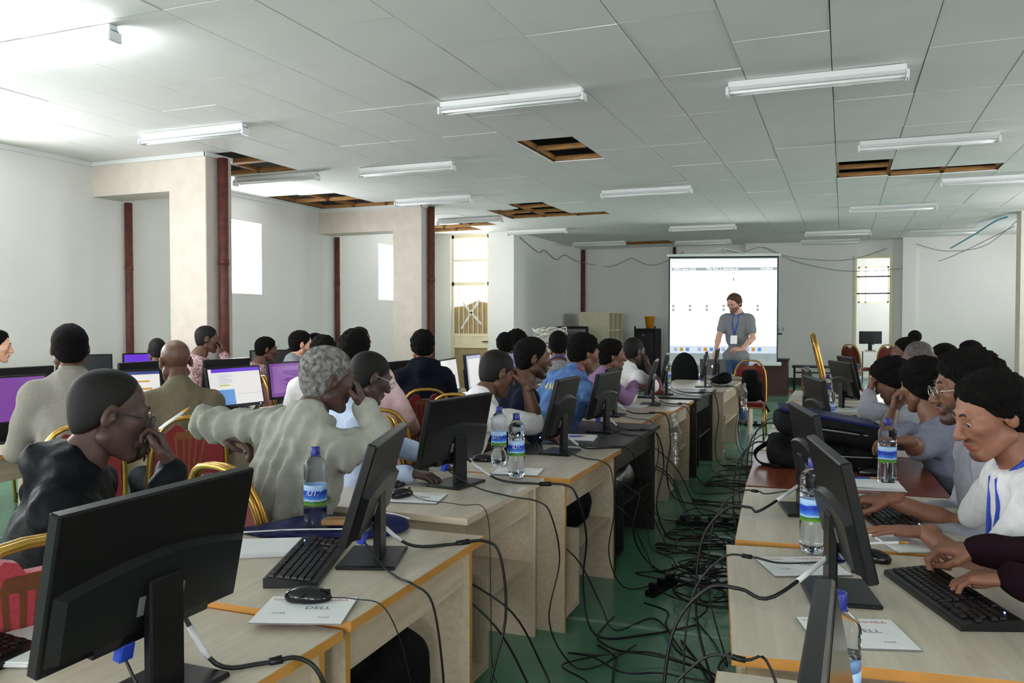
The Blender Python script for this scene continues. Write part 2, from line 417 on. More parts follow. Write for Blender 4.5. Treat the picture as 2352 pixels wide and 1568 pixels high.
# ------------------------------------------------------------------ barred door in the left corner
d = bpy.data.objects.new('door_1', None); COL.objects.link(d); tag(d, kind='structure', label='cream barred metal door with broken panes and cardboard'); d.location = (-7.62, YD+0.06, 0)
W = 0.86; f = 0.05
MB().box(0, f, 0, 0.06, 0, 3.27).box(W-f, W, 0, 0.06, 0, 3.27).box(0, W, 0, 0.06, 3.2, 3.27).box(0, W, 0, 0.06, 2.22, 2.29).box(f, W-f, 0, 0.05, 1.16, 1.22).box(f, W-f, 0, 0.05, 0.92, 0.97).box(f, W-f, 0, 0.05, 0.0, 0.08).box(f, W-f, 0, 0.05, 2.72, 2.76).build('door_frame', M_CREAM, d)
for i in range(6):
    x = f+(W-2*f)*(i+1)/7; MB().box(x-0.008, x+0.008, 0.01, 0.026, 2.29, 3.2).build('door_bar', M_CREAM, d)
    MB().box(x-0.008, x+0.008, 0.01, 0.026, 1.22, 2.22).build('door_bar', M_CREAM, d)
for i in range(5):
    x = f+(W-2*f)*i/5; MB().box(x+0.004, x+(W-2*f)/5-0.004, 0.01, 0.04, 0.97, 1.16).build('door_plank', M_CREAM, d)
MB().box(W-0.16, W-0.04, -0.03, 0.0, 1.05, 1.07).build('door_handle', M_SKIRT, d)
MB().prism([(f, 1.22), (W-f, 1.22), (W-f, 1.86), (0.55, 1.90), (0.3, 1.80), (f, 1.78)], 0.03, 0.04, axis='y').build('cardboard', M_CARD, d)
MB().box(f, W-f, 0.02, 0.035, 0.08, 0.92).build('cardboard', M_CARD, d)
for (a, b) in (((0.2, 1.32), (0.62, 1.92)), ((0.24, 1.86), (0.66, 1.42))):
    v = Vector((b[0]-a[0], b[1]-a[1])).normalized(); q = Vector((-v.y, v.x))*0.022
    MB().prism([(a[0]-q.x, a[1]-q.y), (b[0]-q.x, b[1]-q.y), (b[0]+q.x, b[1]+q.y), (a[0]+q.x, a[1]+q.y)], 0.022, 0.028, axis='y').build('tape_strip', M_WHITE, d)
for (z0, z1) in ((2.29, 2.72), (2.76, 3.2), (1.9, 2.22)): MB().box(f, W-f, 0.04, 0.045, z0, z1).build('pane', M_GLASS, d)
# ------------------------------------------------------------------ doorway in the front wall and the room behind it
d2 = bpy.data.objects.new('door_2', None); COL.objects.link(d2); tag(d2, kind='structure', label='tall doorway in the front wall with a barred fanlight'); d2.location = (0, YF-0.02, 0)
MB().box(DX0-0.05, DX0, 0, 0.1, 0, DZ).box(DX1, DX1+0.05, 0, 0.1, 0, DZ).box(DX0-0.05, DX1+0.05, 0, 0.1, DZ, DZ+0.05).build('door_frame', M_CREAM, d2)
for z in (2.48, 2.1): MB().box(DX0, DX1, 0.03, 0.06, z-0.015, z+0.015).build('glazing_bar', M_SKIRT, d2)
YR = 23.6
struct('wall_room_left', MB().box(-1.2, -1.1, YF+0.2, YR, 0, 3.3), M_WALL)
struct('wall_room_right', MB().box(2.4, 2.5, YF+0.2, YR, 0, 3.3), M_WALL)
mbk = MB()
struct('wall_room_back', MB().box(-1.2, 0.36, YR, YR+0.15, 0, 3.3).box(1.1, 2.5, YR, YR+0.15, 0, 3.3).box(0.36, 1.1, YR, YR+0.15, 0, 1.95).box(0.36, 1.1, YR, YR+0.15, 2.9, 3.3), M_WALL)
struct('ceiling_room', MB().box(-1.2, 2.5, YF+0.2, YR, 3.3, 3.4), M_CEIL)
window_light('back_room_light', (0.73, YR+0.3, 2.4), 1.2, 1.2, (0, -1, 0), 0.8)
window_light('back_room_light', (2.3, 22.0, 2.2), 1.4, 1.2, (-1, 0, 0), 0.35)  # area lamp inside the room, before the windowless right wall
wn = bpy.data.objects.new('window_40', None); COL.objects.link(wn); tag(wn, kind='structure'); wn.location = (0.36, YR, 1.95)
MB().box(0, 0.74, 0.02, 0.06, 0, 0.04).box(0, 0.74, 0.02, 0.06, 0.91, 0.95).box(0, 0.04, 0.02, 0.06, 0, 0.95).box(0.7, 0.74, 0.02, 0.06, 0, 0.95).box(0.17, 0.2, 0.02, 0.06, 0, 0.95).build('window_frame', M_CREAM, wn)
MB().box(0.04, 0.7, 0.035, 0.04, 0.04, 0.91).build('pane', M_GLASS, wn)
# ------------------------------------------------------------------ wires sagging along the front wall
M_WIRE = mat('grey_wire', srgb(140, 142, 140), 0.6)
def wire(pts, r, label, m=None, grp=None):
    o = MB().tube(crom(pts, 6), r, 5).build('wall_wire', m or M_WIRE); return tag(o, label, 'wire', grp)
yw = YF-0.03
wire([(XS+0.02, 15.9, 3.2), (XS+0.02, 17, 2.98), (XS+0.02, 17.4, 3.05), (XS+0.03, 18.2, 2.9), (XS+0.03, 18.8, 3.05), (XS+0.04, 19.6, 2.98), (-5.9, yw, 2.9), (-5.4, yw, 2.85), (-4.9, yw, 3.05)], 0.008, 'grey wire sagging from the bright wall end to the corner pipe')
wire([(-4.9, yw, 3.05), (-4.4, yw, 2.85), (-3.9, yw, 3.0), (-3.6, yw, 3.16)], 0.008, 'grey wire looping between the corner pipe and the screen')
wire([(-2.6, yw, 3.16), (-2.2, yw-.12, 3.1), (-1.75, yw-.12, 3.2), (-1.2, yw, 2.98), (-0.3, yw, 2.86), (0.3, yw, 2.9), (0.9, yw, 3.1)], 0.007, 'upper of the grey wires sagging right of the screen')
wire([(-1.75, yw-.12, 3.2), (-1.0, yw, 2.85), (0.0, yw, 2.62), (1.1, yw-.3, 2.62), (2.0, 19.9, 2.8), (2.7, 16.3, 3.1)], 0.007, 'lowest grey wire swinging from the pier to the right column')
wire([(1.46, 19.93, 3.15), (2.0, 19.9, 2.98), (2.6, 19, 2.98), (2.75, 16.3, 3.2)], 0.007, 'grey wire between the white pillar and the right column')
M_TAPE = mat('pale_blue_tape', srgb(90, 170, 190), 0.5)
tag(MB().tube(crom([(2.1, 19.7, 3.02), (2.35, 18.2, 3.16), (2.5, 17.0, 3.26), (2.6, 16.4, 3.27)], 5), 0.016, 5).build('blue_tape', M_TAPE), 'pale blue tape strip hanging by the right column', 'tape')
sg = tag(MB().box(-0.2, 0.2, -0.004, 0.0, 0, 0.28).build('wall_sign', M_WHITE), 'white paper sign on the wall beside the screen', 'sign'); sg.location = (-1.40, YF-0.13+0.12, 1.10)
# ================================================================== people: implicit surfaces meshed with surface nets
def nets(f, org, h):
    f = np.where(np.abs(f) < 1e-7, 1e-7, f); s = f < 0
    c8 = [(i, j, k) for i in (0, 1) for j in (0, 1) for k in (0, 1)]
    nx, ny, nz = f.shape
    sl = lambda i, j, k: (slice(i, nx-1+i), slice(j, ny-1+j), slice(k, nz-1+k))
    tot = sum(s[sl(*c)].astype(np.int8) for c in c8)
    act = (tot > 0) & (tot < 8); idx = np.argwhere(act)
    if len(idx) == 0: return np.zeros((0, 3)), np.zeros((0, 4), int)
    F = np.stack([f[idx[:, 0]+a, idx[:, 1]+b, idx[:, 2]+c] for a, b, c in c8], 1)
    C = np.array(c8, float); acc = np.zeros((len(idx), 3)); cnt = np.zeros(len(idx))
    for a in range(8):
        for b in range(a+1, 8):
            if np.abs(C[a]-C[b]).sum() != 1: continue
            x = (F[:, a] < 0) != (F[:, b] < 0); t = F[x, a]/(F[x, a]-F[x, b])
            acc[x] += C[a]+t[:, None]*(C[b]-C[a]); cnt[x] += 1
    V = (idx+acc/cnt[:, None])*h+org
    vid = -np.ones(act.shape, int); vid[act] = np.arange(len(idx))
    Q = []
    for ax in range(3):
        o1, o2 = [(1, 2), (2, 0), (0, 1)][ax]
        A = np.moveaxis(s, [ax, o1, o2], [0, 1, 2]); W = np.moveaxis(vid, [ax, o1, o2], [0, 1, 2])
        a0, a1 = A[:-1, 1:-1, 1:-1], A[1:, 1:-1, 1:-1]
        e = np.argwhere(a0 != a1)
        if len(e) == 0: continue
        i, j, k = e[:, 0], e[:, 1]+1, e[:, 2]+1
        q = np.stack([W[i, j-1, k-1], W[i, j, k-1], W[i, j, k], W[i, j-1, k]], 1)
        flip = ~a0[e[:, 0], e[:, 1], e[:, 2]]; q[flip] = q[flip][:, ::-1]
        Q.append(q)
    return V, np.concatenate(Q)

class Sdf:
    def __init__(s): s.p = []
    def cone(s, a, b, ra, rb, k=0.02, op=1): s.p.append(('c', np.array(a, float), np.array(b, float), ra, rb, k, op)); return s
    def ell(s, c, r, R=None, k=0.02, op=1): s.p.append(('e', np.array(c, float), np.array(r, float), R, None, k, op)); return s
    def box(s, c, hf, rd, R=None, k=0.02, op=1): s.p.append(('b', np.array(c, float), np.array(hf, float), R, rd, k, op)); return s
    def bounds(s, pad):
        lo = np.full(3, 1e9); hi = -lo
        for p in s.p:
            if p[6] < 0: continue
            if p[0] == 'c':
                m = max(p[3], p[4]); a = np.minimum(p[1], p[2])-m; b = np.maximum(p[1], p[2])+m
            else: m = p[2].max() if p[0] == 'e' else float(np.linalg.norm(p[2])); a = p[1]-m; b = p[1]+m
            lo = np.minimum(lo, a); hi = np.maximum(hi, b)
        return lo-pad, hi+pad
    def mesh(s, h, off=0.0, post=None, pad=0.02):
        lo, hi = s.bounds(off+pad+2*h); n = np.ceil((hi-lo)/h).astype(int)+1
        ax = [lo[i]+h*np.arange(n[i]) for i in range(3)]
        f = np.full(n, 0.2, np.float32)
        for p in s.p:
            k = p[5]; mg = off+0.03+2*h+k
            if p[0] == 'c':
                m = max(p[3], p[4])+mg; a = np.minimum(p[1], p[2])-m; b = np.maximum(p[1], p[2])+m
            else: m = (p[2].max() if p[0] == 'e' else float(np.linalg.norm(p[2])))+mg; a = p[1]-m; b = p[1]+m
            i0 = np.clip(((a-lo)/h).astype(int), 0, n-1); i1 = np.clip(((b-lo)/h).astype(int)+2, 1, n)
            if (i1 <= i0).any(): continue
            X = ax[0][i0[0]:i1[0], None, None]; Y = ax[1][None, i0[1]:i1[1], None]; Z = ax[2][None, None, i0[2]:i1[2]]
            if p[0] == 'c':
                d = p[2]-p[1]; L2 = max(float(d @ d), 1e-9)
                t = np.clip(((X-p[1][0])*d[0]+(Y-p[1][1])*d[1]+(Z-p[1][2])*d[2])/L2, 0, 1)
                g = np.sqrt((X-p[1][0]-t*d[0])**2+(Y-p[1][1]-t*d[1])**2+(Z-p[1][2]-t*d[2])**2)-(p[3]+(p[4]-p[3])*t)
            else:
                x, y, z = X-p[1][0], Y-p[1][1], Z-p[1][2]
                if p[3] is not None:
                    R = p[3]; x, y, z = (R[0, 0]*x+R[1, 0]*y+R[2, 0]*z, R[0, 1]*x+R[1, 1]*y+R[2, 1]*z, R[0, 2]*x+R[1, 2]*y+R[2, 2]*z)
                r = p[2]
                if p[0] == 'b':
                    qx, qy, qz = np.abs(x)-r[0]+p[4]+0*y+0*z, np.abs(y)-r[1]+p[4]+0*x+0*z, np.abs(z)-r[2]+p[4]+0*x+0*y
                    g = np.sqrt(np.maximum(qx, 0)**2+np.maximum(qy, 0)**2+np.maximum(qz, 0)**2)+np.minimum(np.maximum(qx, np.maximum(qy, qz)), 0)-p[4]
                else:
                  k0 = np.sqrt((x/r[0])**2+(y/r[1])**2+(z/r[2])**2); k1 = np.sqrt((x/r[0]**2)**2+(y/r[1]**2)**2+(z/r[2]**2)**2)
                  g = k0*(k0-1)/np.maximum(k1, 1e-6)
            S = f[i0[0]:i1[0], i0[1]:i1[1], i0[2]:i1[2]]
            if p[6] > 0:
                hh = np.maximum(k-np.abs(S-g), 0)/max(k, 1e-6); S[...] = np.minimum(S, g)-hh*hh*k*0.25
            else:
                hh = np.maximum(k-np.abs(-S-g), 0)/max(k, 1e-6); S[...] = np.maximum(S, -g)+hh*hh*k*0.25
        f -= off
        if post is not None: f = post(f, ax[0][:, None, None], ax[1][None, :, None], ax[2][None, None, :])
        return nets(f, lo, h)

def npm(parts, name, mats, midx=None):
    """parts: list of (V,Q) -> mesh"""
    o = 0; VV = []; QQ = []
    for V, Q in parts: VV.append(V); QQ.append(Q+o); o += len(V)
    V = np.concatenate(VV); Q = np.concatenate(QQ)
    me = bpy.data.meshes.new(name); me.vertices.add(len(V)); me.vertices.foreach_set('co', V.astype(np.float32).ravel())
    me.loops.add(len(Q)*4); me.loops.foreach_set('vertex_index', Q.astype(np.int32).ravel())
    me.polygons.add(len(Q)); me.polygons.foreach_set('loop_start', np.arange(len(Q), dtype=np.int32)*4)
    me.polygons.foreach_set('use_smooth', np.ones(len(Q), bool))
    for m in mats: me.materials.append(m)
    if midx is not None: me.polygons.foreach_set('material_index', np.concatenate(midx).astype(np.int32))
    me.update(calc_edges=True); me.validate(); return me
def noise3(x, y, z, s, seed=0):
    a = seed*1.7
    return (np.sin(x*s+1.9*np.sin(y*s*0.7+a)+a)*np.sin(y*s*1.13+1.7*np.sin(z*s*0.8+a))+np.sin(z*s*0.9+1.5*np.sin(x*s*0.9+2*a)))*0.5
def yawM(deg): a = math.radians(deg); return np.array([[math.cos(a), -math.sin(a), 0], [math.sin(a), math.cos(a), 0], [0, 0, 1]])
def head_R(yaw, pitch, roll):
    # local x right, y forward, z up ; yaw measured from +X world to the facing direction
    q = Euler((math.radians(pitch), 0, 0)).to_matrix(); r = Euler((0, math.radians(roll), 0)).to_matrix()
    return np.array(Matrix.Rotation(math.radians(yaw-90), 3, 'Z') @ q @ r)
# ---- head
_hc = {}
def head_mesh(h, jaw=1.0, nose=1.0):
    key = (h, jaw, nose)
    if key in _hc: return _hc[key]
    s = Sdf()
    s.ell((0, -0.014, 0.035), (0.075, 0.098, 0.083), k=0.02); s.ell((0, 0.028, -0.028), (0.061, 0.064, 0.088), k=0.03)
    for q in (-1, 1):
        s.cone((q*0.052, -0.005, -0.062), (q*0.02, 0.066, -0.103), 0.024*jaw, 0.02*jaw, 0.02)
        s.ell((q*0.047, 0.058, -0.014), (0.022, 0.026, 0.022), k=0.02)
    s.ell((0, 0.074, -0.103), (0.024*jaw, 0.02, 0.019), k=0.015)
    s.cone((-0.036, 0.079, 0.026), (0.036, 0.079, 0.026), 0.013, 0.013, 0.014)
    for q in (-1, 1): s.ell((q*0.032, 0.102, 0.004), (0.019, 0.017, 0.012), k=0.012, op=-1)
    for q in (-1, 1): s.cone((q*0.018, 0.0835, 0.0105), (q*0.046, 0.0755, 0.0085), 0.0085, 0.0075, 0.005); s.cone((q*0.019, 0.083, -0.008), (q*0.045, 0.0755, -0.007), 0.006, 0.0055, 0.005)
    s.cone((0, 0.088, 0.016), (0, 0.112, -0.030), 0.009, 0.0145*nose, 0.010)
    for q in (-1, 1): s.ell((q*0.014*nose, 0.1, -0.034), (0.010, 0.012, 0.009), k=0.008)
    s.cone((-0.021, 0.084, -0.062), (0.0, 0.096, -0.059), 0.007, 0.0085, 0.008); s.cone((0.021, 0.084, -0.062), (0.0, 0.096, -0.059), 0.007, 0.0085, 0.008)
    s.cone((-0.019, 0.083, -0.073), (0.019, 0.083, -0.073), 0.0095, 0.0095, 0.008); s.ell((0, 0.091, -0.073), (0.016, 0.008, 0.008), k=0.006)
    s.cone((-0.02, 0.101, -0.0665), (0.02, 0.101, -0.0665), 0.0022, 0.0022, 0.003, op=-1)
    for q in (-1, 1):
        R = np.array(Euler((math.radians(-12), 0, math.radians(q*18))).to_matrix())
        s.ell((q*0.081, -0.013, -0.005), (0.011, 0.019, 0.033), R, k=0.008)
        s.ell((q*0.0945, -0.008, 0.001), (0.010, 0.011, 0.019), R, k=0.005, op=-1)
        s.ell((q*0.088, 0.001, -0.008), (0.004, 0.005, 0.006), R, k=0.004)
    V, Q = s.mesh(h); _hc[key] = (V, Q); return V, Q
def hair_mesh(h, style, seed=0):
    key = ('hair', h, style)
    if key in _hc: return _hc[key]
    thick, amp, fr, rec, sc = {'buzz': (0.004, 0.0, 90, 0.0, 1), 'buzzrec': (0.0035, 0.0, 90, 0.035, 1), 'short': (0.011, 0.002, 170, 0.0, 1), 'rec': (0.008, 0.002, 150, 0.03, 1), 'curly': (0.018, 0.0055, 135, 0.010, 1),
        'afro': (0.030, 0.007, 120, -0.004, 1), 'bigafro': (0.055, 0.009, 120, -0.01, 1), 'wavy': (0.020, 0.004, 60, 0.004, 1)}[style]
    s = Sdf(); s.ell((0, -0.014, 0.035), (0.075, 0.098, 0.083), k=0.02); s.ell((0, -0.03, -0.02), (0.062, 0.066, 0.07), k=0.03)
    def post(f, X, Y, Z):
        f = f-amp*noise3(X, Y, Z, fr, seed)-amp*0.6*noise3(X, Y, Z, fr*2.1, seed+3)
        n = np.array([0.82, -0.57]); cut1 = n[0]*(Y-0.018+rec)+n[1]*(Z+0.008)-thick*0.25+0.004*np.sin(X*70)+0.0*Y
        cut2 = 0.5*(Y+0.0)-0.87*(Z+0.045)-thick*0.2
        w = 0.022+thick*0.5
        f = f+(thick*0.95)*(np.clip((cut1+w)/w, 0, 1)**2+np.clip((cut2+w)/w, 0, 1)**2)
        return np.maximum(np.maximum(f, cut1), cut2)+0*X
    V, Q = s.mesh(h, off=thick, post=post, pad=0.03+thick); _hc[key] = (V, Q); return V, Q
# ---- hand (fingers +x, back of hand +z, thumb +y)
POSE = {'type': ((25, 30, 20), (22, 32, 20), (24, 34, 20), (28, 34, 20), 0.3), 'relax': ((30, 35, 20), (35, 40, 25), (40, 45, 25), (45, 45, 25), 0.5), 'fist': ((70, 85, 50), (75, 90, 55), (78, 90, 55), (80, 90, 55), 1.0),
        'flat': ((4, 6, 4), (2, 5, 4), (4, 6, 4), (8, 8, 5), 0.0), 'chin': ((35, 80, 40), (45, 85, 45), (50, 88, 45), (55, 88, 45), 0.2), 'pen': ((40, 55, 25), (50, 60, 30), (60, 70, 35), (65, 70, 35), 0.9)}
def hand_mesh(h, pose, side):
    key = ('hand', h, pose, side)
    if key in _hc: return _hc[key]
    s = Sdf(); P = POSE[pose]
    Y = (0.030, 0.0095, -0.0115, -0.031); KX = (0.088, 0.092, 0.087, 0.078); LN = ((0.043, 0.026, 0.02), (0.047, 0.029, 0.021), (0.043, 0.027, 0.02), (0.034, 0.021, 0.018)); RR = (0.0096, 0.0098, 0.0093, 0.0083)
    s.cone((-0.03, 0, 0), (0.0, 0, 0), 0.026, 0.026, 0.012); s.ell((0.045, 0, -0.003), (0.052, 0.040, 0.0165), k=0.012)
    for i in range(4):
        s.cone((0.01, Y[i]*0.55, 0), (KX[i], Y[i], 0.002), 0.016, 0.0118, 0.008)
        p = np.array((KX[i], Y[i], 0.002)); a = 0.0; sp = math.radians((4, 1, -2, -6)[i])
        for j in range(3):
            a += math.radians(P[i][j]); d = np.array((math.cos(a)*math.cos(sp), math.cos(a)*math.sin(sp), -math.sin(a)))
            q = p+d*LN[i][j]; s.cone(p, q, RR[i]*(1-0.07*j), RR[i]*(0.93-0.07*j), 0.003); p = q
    t = P[4]
    a0 = np.array((0.012, 0.022, -0.008)); a1 = np.array((0.045, 0.050-0.012*t, -0.016-0.014*t)); a2 = np.array((0.075, 0.062-0.035*t, -0.024-0.02*t)); a3 = np.array((0.100, 0.064-0.05*t, -0.026-0.022*t))
    s.cone(a0, a1, 0.018, 0.0135, 0.01); s.cone(a1, a2, 0.0125, 0.0108, 0.004); s.cone(a2, a3, 0.0105, 0.0088, 0.003)
    V, Q = s.mesh(h)
    if side < 0: V = V*np.array((1, -1, 1)); Q = Q[:, ::-1]
    _hc[key] = (V, Q); return V, Q

SKIN = {}
def skin(key):
    if key in SKIN: return SKIN[key]
    c = {'deep': srgb(74, 54, 48), 'dark': srgb(94, 65, 53), 'brown': srgb(114, 79, 63), 'tan': srgb(136, 92, 73), 'light': srgb(214, 164, 140)}[key]
    c = np.array(c)
    sk = mat('skin_'+key, c, 0.46, spec=0.35, var=0.07, scale=30, bump=0.03, bscale=300)
    b = sk.node_tree.nodes['Principled BSDF']; b.inputs['Subsurface Weight'].default_value = 0.06; b.inputs['Subsurface Radius'].default_value = (0.01, 0.004, 0.002)
    nt = sk.node_tree; N_ = nt.nodes; L_ = nt.links; src = b.inputs['Base Color'].links[0].from_socket
    vc = N_.new('ShaderNodeVertexColor'); vc.layer_name = 'face'; sp = N_.new('ShaderNodeSeparateColor'); L_.new(vc.outputs[0], sp.inputs[0])
    for i_, cc in ((0, c*np.array((0.92, 0.60, 0.60))), (1, c*0.22 if key != 'light' else np.array(srgb(104, 76, 58)))):
        mx = N_.new('ShaderNodeMix'); mx.data_type = 'RGBA'; L_.new(sp.outputs[i_], mx.inputs[0]); L_.new(src, mx.inputs[6]); mx.inputs[7].default_value = (*cc, 1); src = mx.outputs[2]
    L_.new(src, b.inputs['Base Color'])
    lip = mat('lips_'+key, c*np.array((0.95, 0.62, 0.62)), 0.4, var=0.05)
    st = mat('stubble_'+key, c*0.42, 0.7, var=0.2, scale=200)
    br = mat('brow_'+key, (0.015, 0.012, 0.011) if key != 'light' else srgb(84, 60, 44), 0.8, var=0.2, scale=120)
    SKIN[key] = [sk, lip, st, br]; return SKIN[key]
HAIRM = {'black': mat('hair_black', srgb(17, 14, 13), 0.8, var=0.4, scale=150, bump=1.0, bscale=260, spec=0.12), 'brown': mat('hair_brown', srgb(82, 60, 44), 0.65, var=0.3, scale=110, bump=0.6, bscale=260, spec=0.2),
         'grey': mat('hair_grey', srgb(82, 78, 76), 0.85, scale=55, col2=srgb(178, 176, 174), bump=1.0, bscale=420, spec=0.1), 'shave': mat('hair_stubble', srgb(21, 18, 17), 0.6, var=0.3, scale=160, bump=0.3, bscale=500, spec=0.25), 'greyshave': mat('hair_grey_stubble', srgb(58, 52, 50), 0.5, scale=60, col2=srgb(92, 86, 84), bump=0.2, bscale=500, spec=0.3)}
M_EYE = mat('eye_white', srgb(150, 140, 136), 0.2, var=0.02); M_IRIS = mat('eye_iris', srgb(30, 20, 16), 0.15)
M_SHOE = mat('dark_shoe', srgb(46, 42, 44), 0.6)
M_GLF = mat('glasses_frame', srgb(34, 32, 34), 0.3); M_GLM = mat('glasses_metal_frame', srgb(196, 190, 180), 0.25, metal=0.9); M_LENS = mat('glasses_lens', (0.95, 0.97, 1), 0.03, trans=1.0, ior=1.08, var=0.0); clear_pane(M_LENS, 0.1)
M_LANY = mat('lanyard_blue', srgb(34, 66, 170), 0.6, scale=60, col2=srgb(40, 76, 190))
M_BADGE = mat('badge_plastic', srgb(240, 244, 248), 0.2)
def cloth(name, col, var=0.08, scale=30, col2=None, bump=0.15, bscale=260, stretch=None, rough=0.85):
    return mat(name, col, rough, var=var, scale=scale, col2=col2, bump=bump, bscale=bscale, stretch=stretch, spec=0.1)
_eye = None
def unit(v): v = np.array(v, float); return v/max(np.linalg.norm(v), 1e-9)
def ik(S, W, L1, L2, hint):
    d = W-S; D = np.linalg.norm(d); u = d/max(D, 1e-6)
    if D > (L1+L2)*0.995: W = S+u*(L1+L2)*0.995; D = (L1+L2)*0.995
    a = (L1*L1-L2*L2+D*D)/(2*D); hgt = math.sqrt(max(L1*L1-a*a, 0)); p = hint-u*(hint @ u); p = unit(p)
    return S+u*a+p*hgt, W
HS = 1.05
def person(label, pelvis, body, head, look, shirt, sk='dark', hair=None, hairm='black', armL=None, armR=None, sleeve='long', lod=1, trousers=None, stand=False, wr=0.0055, fold=0.0, girth=1.0, glasses=None, lanyard=False, beard=0, hood=False, collar=False, knees=None, feet=True, jaw=1.0, nose=1.0, eyes=True, cloth_name='shirt', cat='person', size=1.0, shoulder=0.178):
    """pelvis/head: world points; body: heading of chest in degrees; look: (yaw, pitch, roll) of the face"""
    P = np.array(pelvis, float); Hc = np.array(head, float); HR = head_R(*look)
    hh, hb, hs, hd, hr_ = ((0.0042, 0.010, 0.0095, 0.0042, 0.0045) if lod == 0 else (0.0062, 0.016, 0.014, 0.006, 0.0065) if lod == 1 else (0.009, 0.022, 0.02, 0.008, 0.009))
    f = yawM(body) @ np.array((1.0, 0, 0))
    nb = Hc+HR @ np.array((0, -0.035, -0.135)); N = nb-np.array((0, 0, 0.05))-f*0.035       # skull base, then C7
    u = unit(N-P); r = unit(np.cross(f, u)); f2 = np.cross(u, r)
    T = np.stack([r, f2, u], 1)                       # torso frame
    G = girth
    mid = P+(N-P)*0.5-f2*0.015; S = {}
    ch = N-u*0.19+f2*0.015
    for sd, q in (('R', 1), ('L', -1)): S[sd] = N-u*0.065+r*q*shoulder*size+f2*0.02
    def torso(s, hip=0.0, d=0.0):
        s.ell(P+u*0.02, ((0.165+hip)*G+d, (0.125+hip)*G+d, 0.13+d), T, k=0.05); s.ell(mid-u*0.02, (0.15*G+d, 0.115*G+d, 0.17+d), T, k=0.06); s.ell(ch, (0.168*G+d, 0.115*G+d, 0.19+d), T, k=0.06)
        s.cone(S['R']-r*0.02, S['L']+r*0.02, 0.062+d, 0.062+d, 0.05); s.cone(N-u*0.03, N+u*0.03-f2*0.0, 0.075+d*0.6, 0.06, 0.05)
        s.cone(N+u*0.01, S['R'], 0.05+d, 0.05+d, 0.05); s.cone(N+u*0.01, S['L'], 0.05+d, 0.05+d, 0.05)
    arms = {}
    for sd, q, A in (('R', 1, armR), ('L', -1, armL)):
        A = dict(A or {})
        if 'hand' in A: Wt = np.array(A['hand'], float)
        else: Wt = P+f*0.33+r*q*0.16+np.array((0, 0, 0.16))
        hint = np.array(A.get('hint', r*q*0.6-f*0.3+np.array((0, 0, -1.0))), float)
        fd = None
        if 'dir' in A: fd = unit(A['dir'])
        wr_ = Wt-(fd*0.085 if fd is not None else 0)      # 'hand' gives the palm centre when a direction is given
        E, Wp = ik(S[sd], wr_, 0.295*size, 0.262*size, hint)
        if 'elbow' in A: E = np.array(A['elbow'], float); Wp = wr_
        if fd is None: fd = unit(Wp-E)
        nrm = np.array(A.get('norm', (0, 0, 1.0)), float); nrm = nrm-fd*(nrm @ fd); nrm = unit(nrm)
        arms[sd] = (S[sd], E, Wp, fd, nrm, A.get('pose', 'relax'), q)
    body_s = Sdf(); torso(body_s, 0.0, -0.016); ad = {'long': -0.012, 'elbow': -0.006, 'short': -0.004}[sleeve]
    body_s.cone(N-u*0.02, nb, 0.062, 0.056, 0.03); body_s.cone(nb, Hc+HR @ np.array((0, -0.02, -0.05)), 0.056, 0.05, 0.03)
    for sd in arms:
        s_, e_, w_, *_x = arms[sd]; fa = ad if sleeve == 'long' else 0.0; body_s.cone(s_, e_, 0.052+ad, 0.040+fa, 0.03); body_s.cone(e_, e_+(w_-e_)*0.35, 0.041+fa, 0.043+fa, 0.02); body_s.cone(e_+(w_-e_)*0.35, w_, 0.042+fa, 0.027, 0.02)
    root = thing('person', label, cat, (P[0], P[1], 0.0)); O = np.array((P[0], P[1], 0.0))
    parts = []; mi = []
    V, Q = body_s.mesh(hb); parts.append((V-O, Q)); mi.append(np.zeros(len(Q), int))
    V, Q = head_mesh(hh, jaw, nose); hv0 = len(parts[0][0]); Vl = V
    x, y, z = np.abs(V[:, 0]), V[:, 1], V[:, 2]
    sm = lambda v, w: np.clip(v/w+0.5, 0, 1)
    lipm = sm(1-np.sqrt((x/0.0235)**2+((z+0.067)/0.0125)**2), 0.35)*(y > 0.08)
    stm = np.zeros(len(V))
    if beard >= 1:
        mo = sm(0.008-np.abs(z+0.0525+0.12*x), 0.007)*sm(0.030-x, 0.01); gt = sm(-0.088-z, 0.012)*sm(0.027-x, 0.015)
        stm = np.maximum(mo, gt)*(y > 0.06)
    if beard >= 2: stm = np.maximum(stm, sm(-0.034-0.22*y-z, 0.02)*sm(y-0.008, 0.02)*np.where((z > -0.046) & (x < 0.03), 0, 1))
    stm = stm*(1-lipm)
    V = V*HS
    parts.append((V @ HR.T+Hc-O, Q)); mi.append(np.zeros(len(Q), int)); hv1 = hv0+len(V)
    for sd in arms:
        s_, e_, w_, fd, nrm, pose, q = arms[sd]
        V, Q = hand_mesh(hd, pose, q)       # right hand palm down, fingers forward: thumb to the left (+y)
        R = np.stack([fd, np.cross(nrm, fd), nrm], 1); parts.append((V @ R.T+w_-O, Q)); mi.append(np.zeros(len(Q), int))
    SK = skin(sk); bo = link('body', npm(parts, 'body', SK[:1], None), root)
    at = bo.data.color_attributes.new('face', 'FLOAT_COLOR', 'POINT'); ca = np.zeros((len(bo.data.vertices), 4), np.float32); ca[:, 3] = 1; ca[hv0:hv1, 0] = lipm; ca[hv0:hv1, 1] = stm*(0.75 if beard < 2 else 0.92)
    at.data.foreach_set('color', ca.ravel())
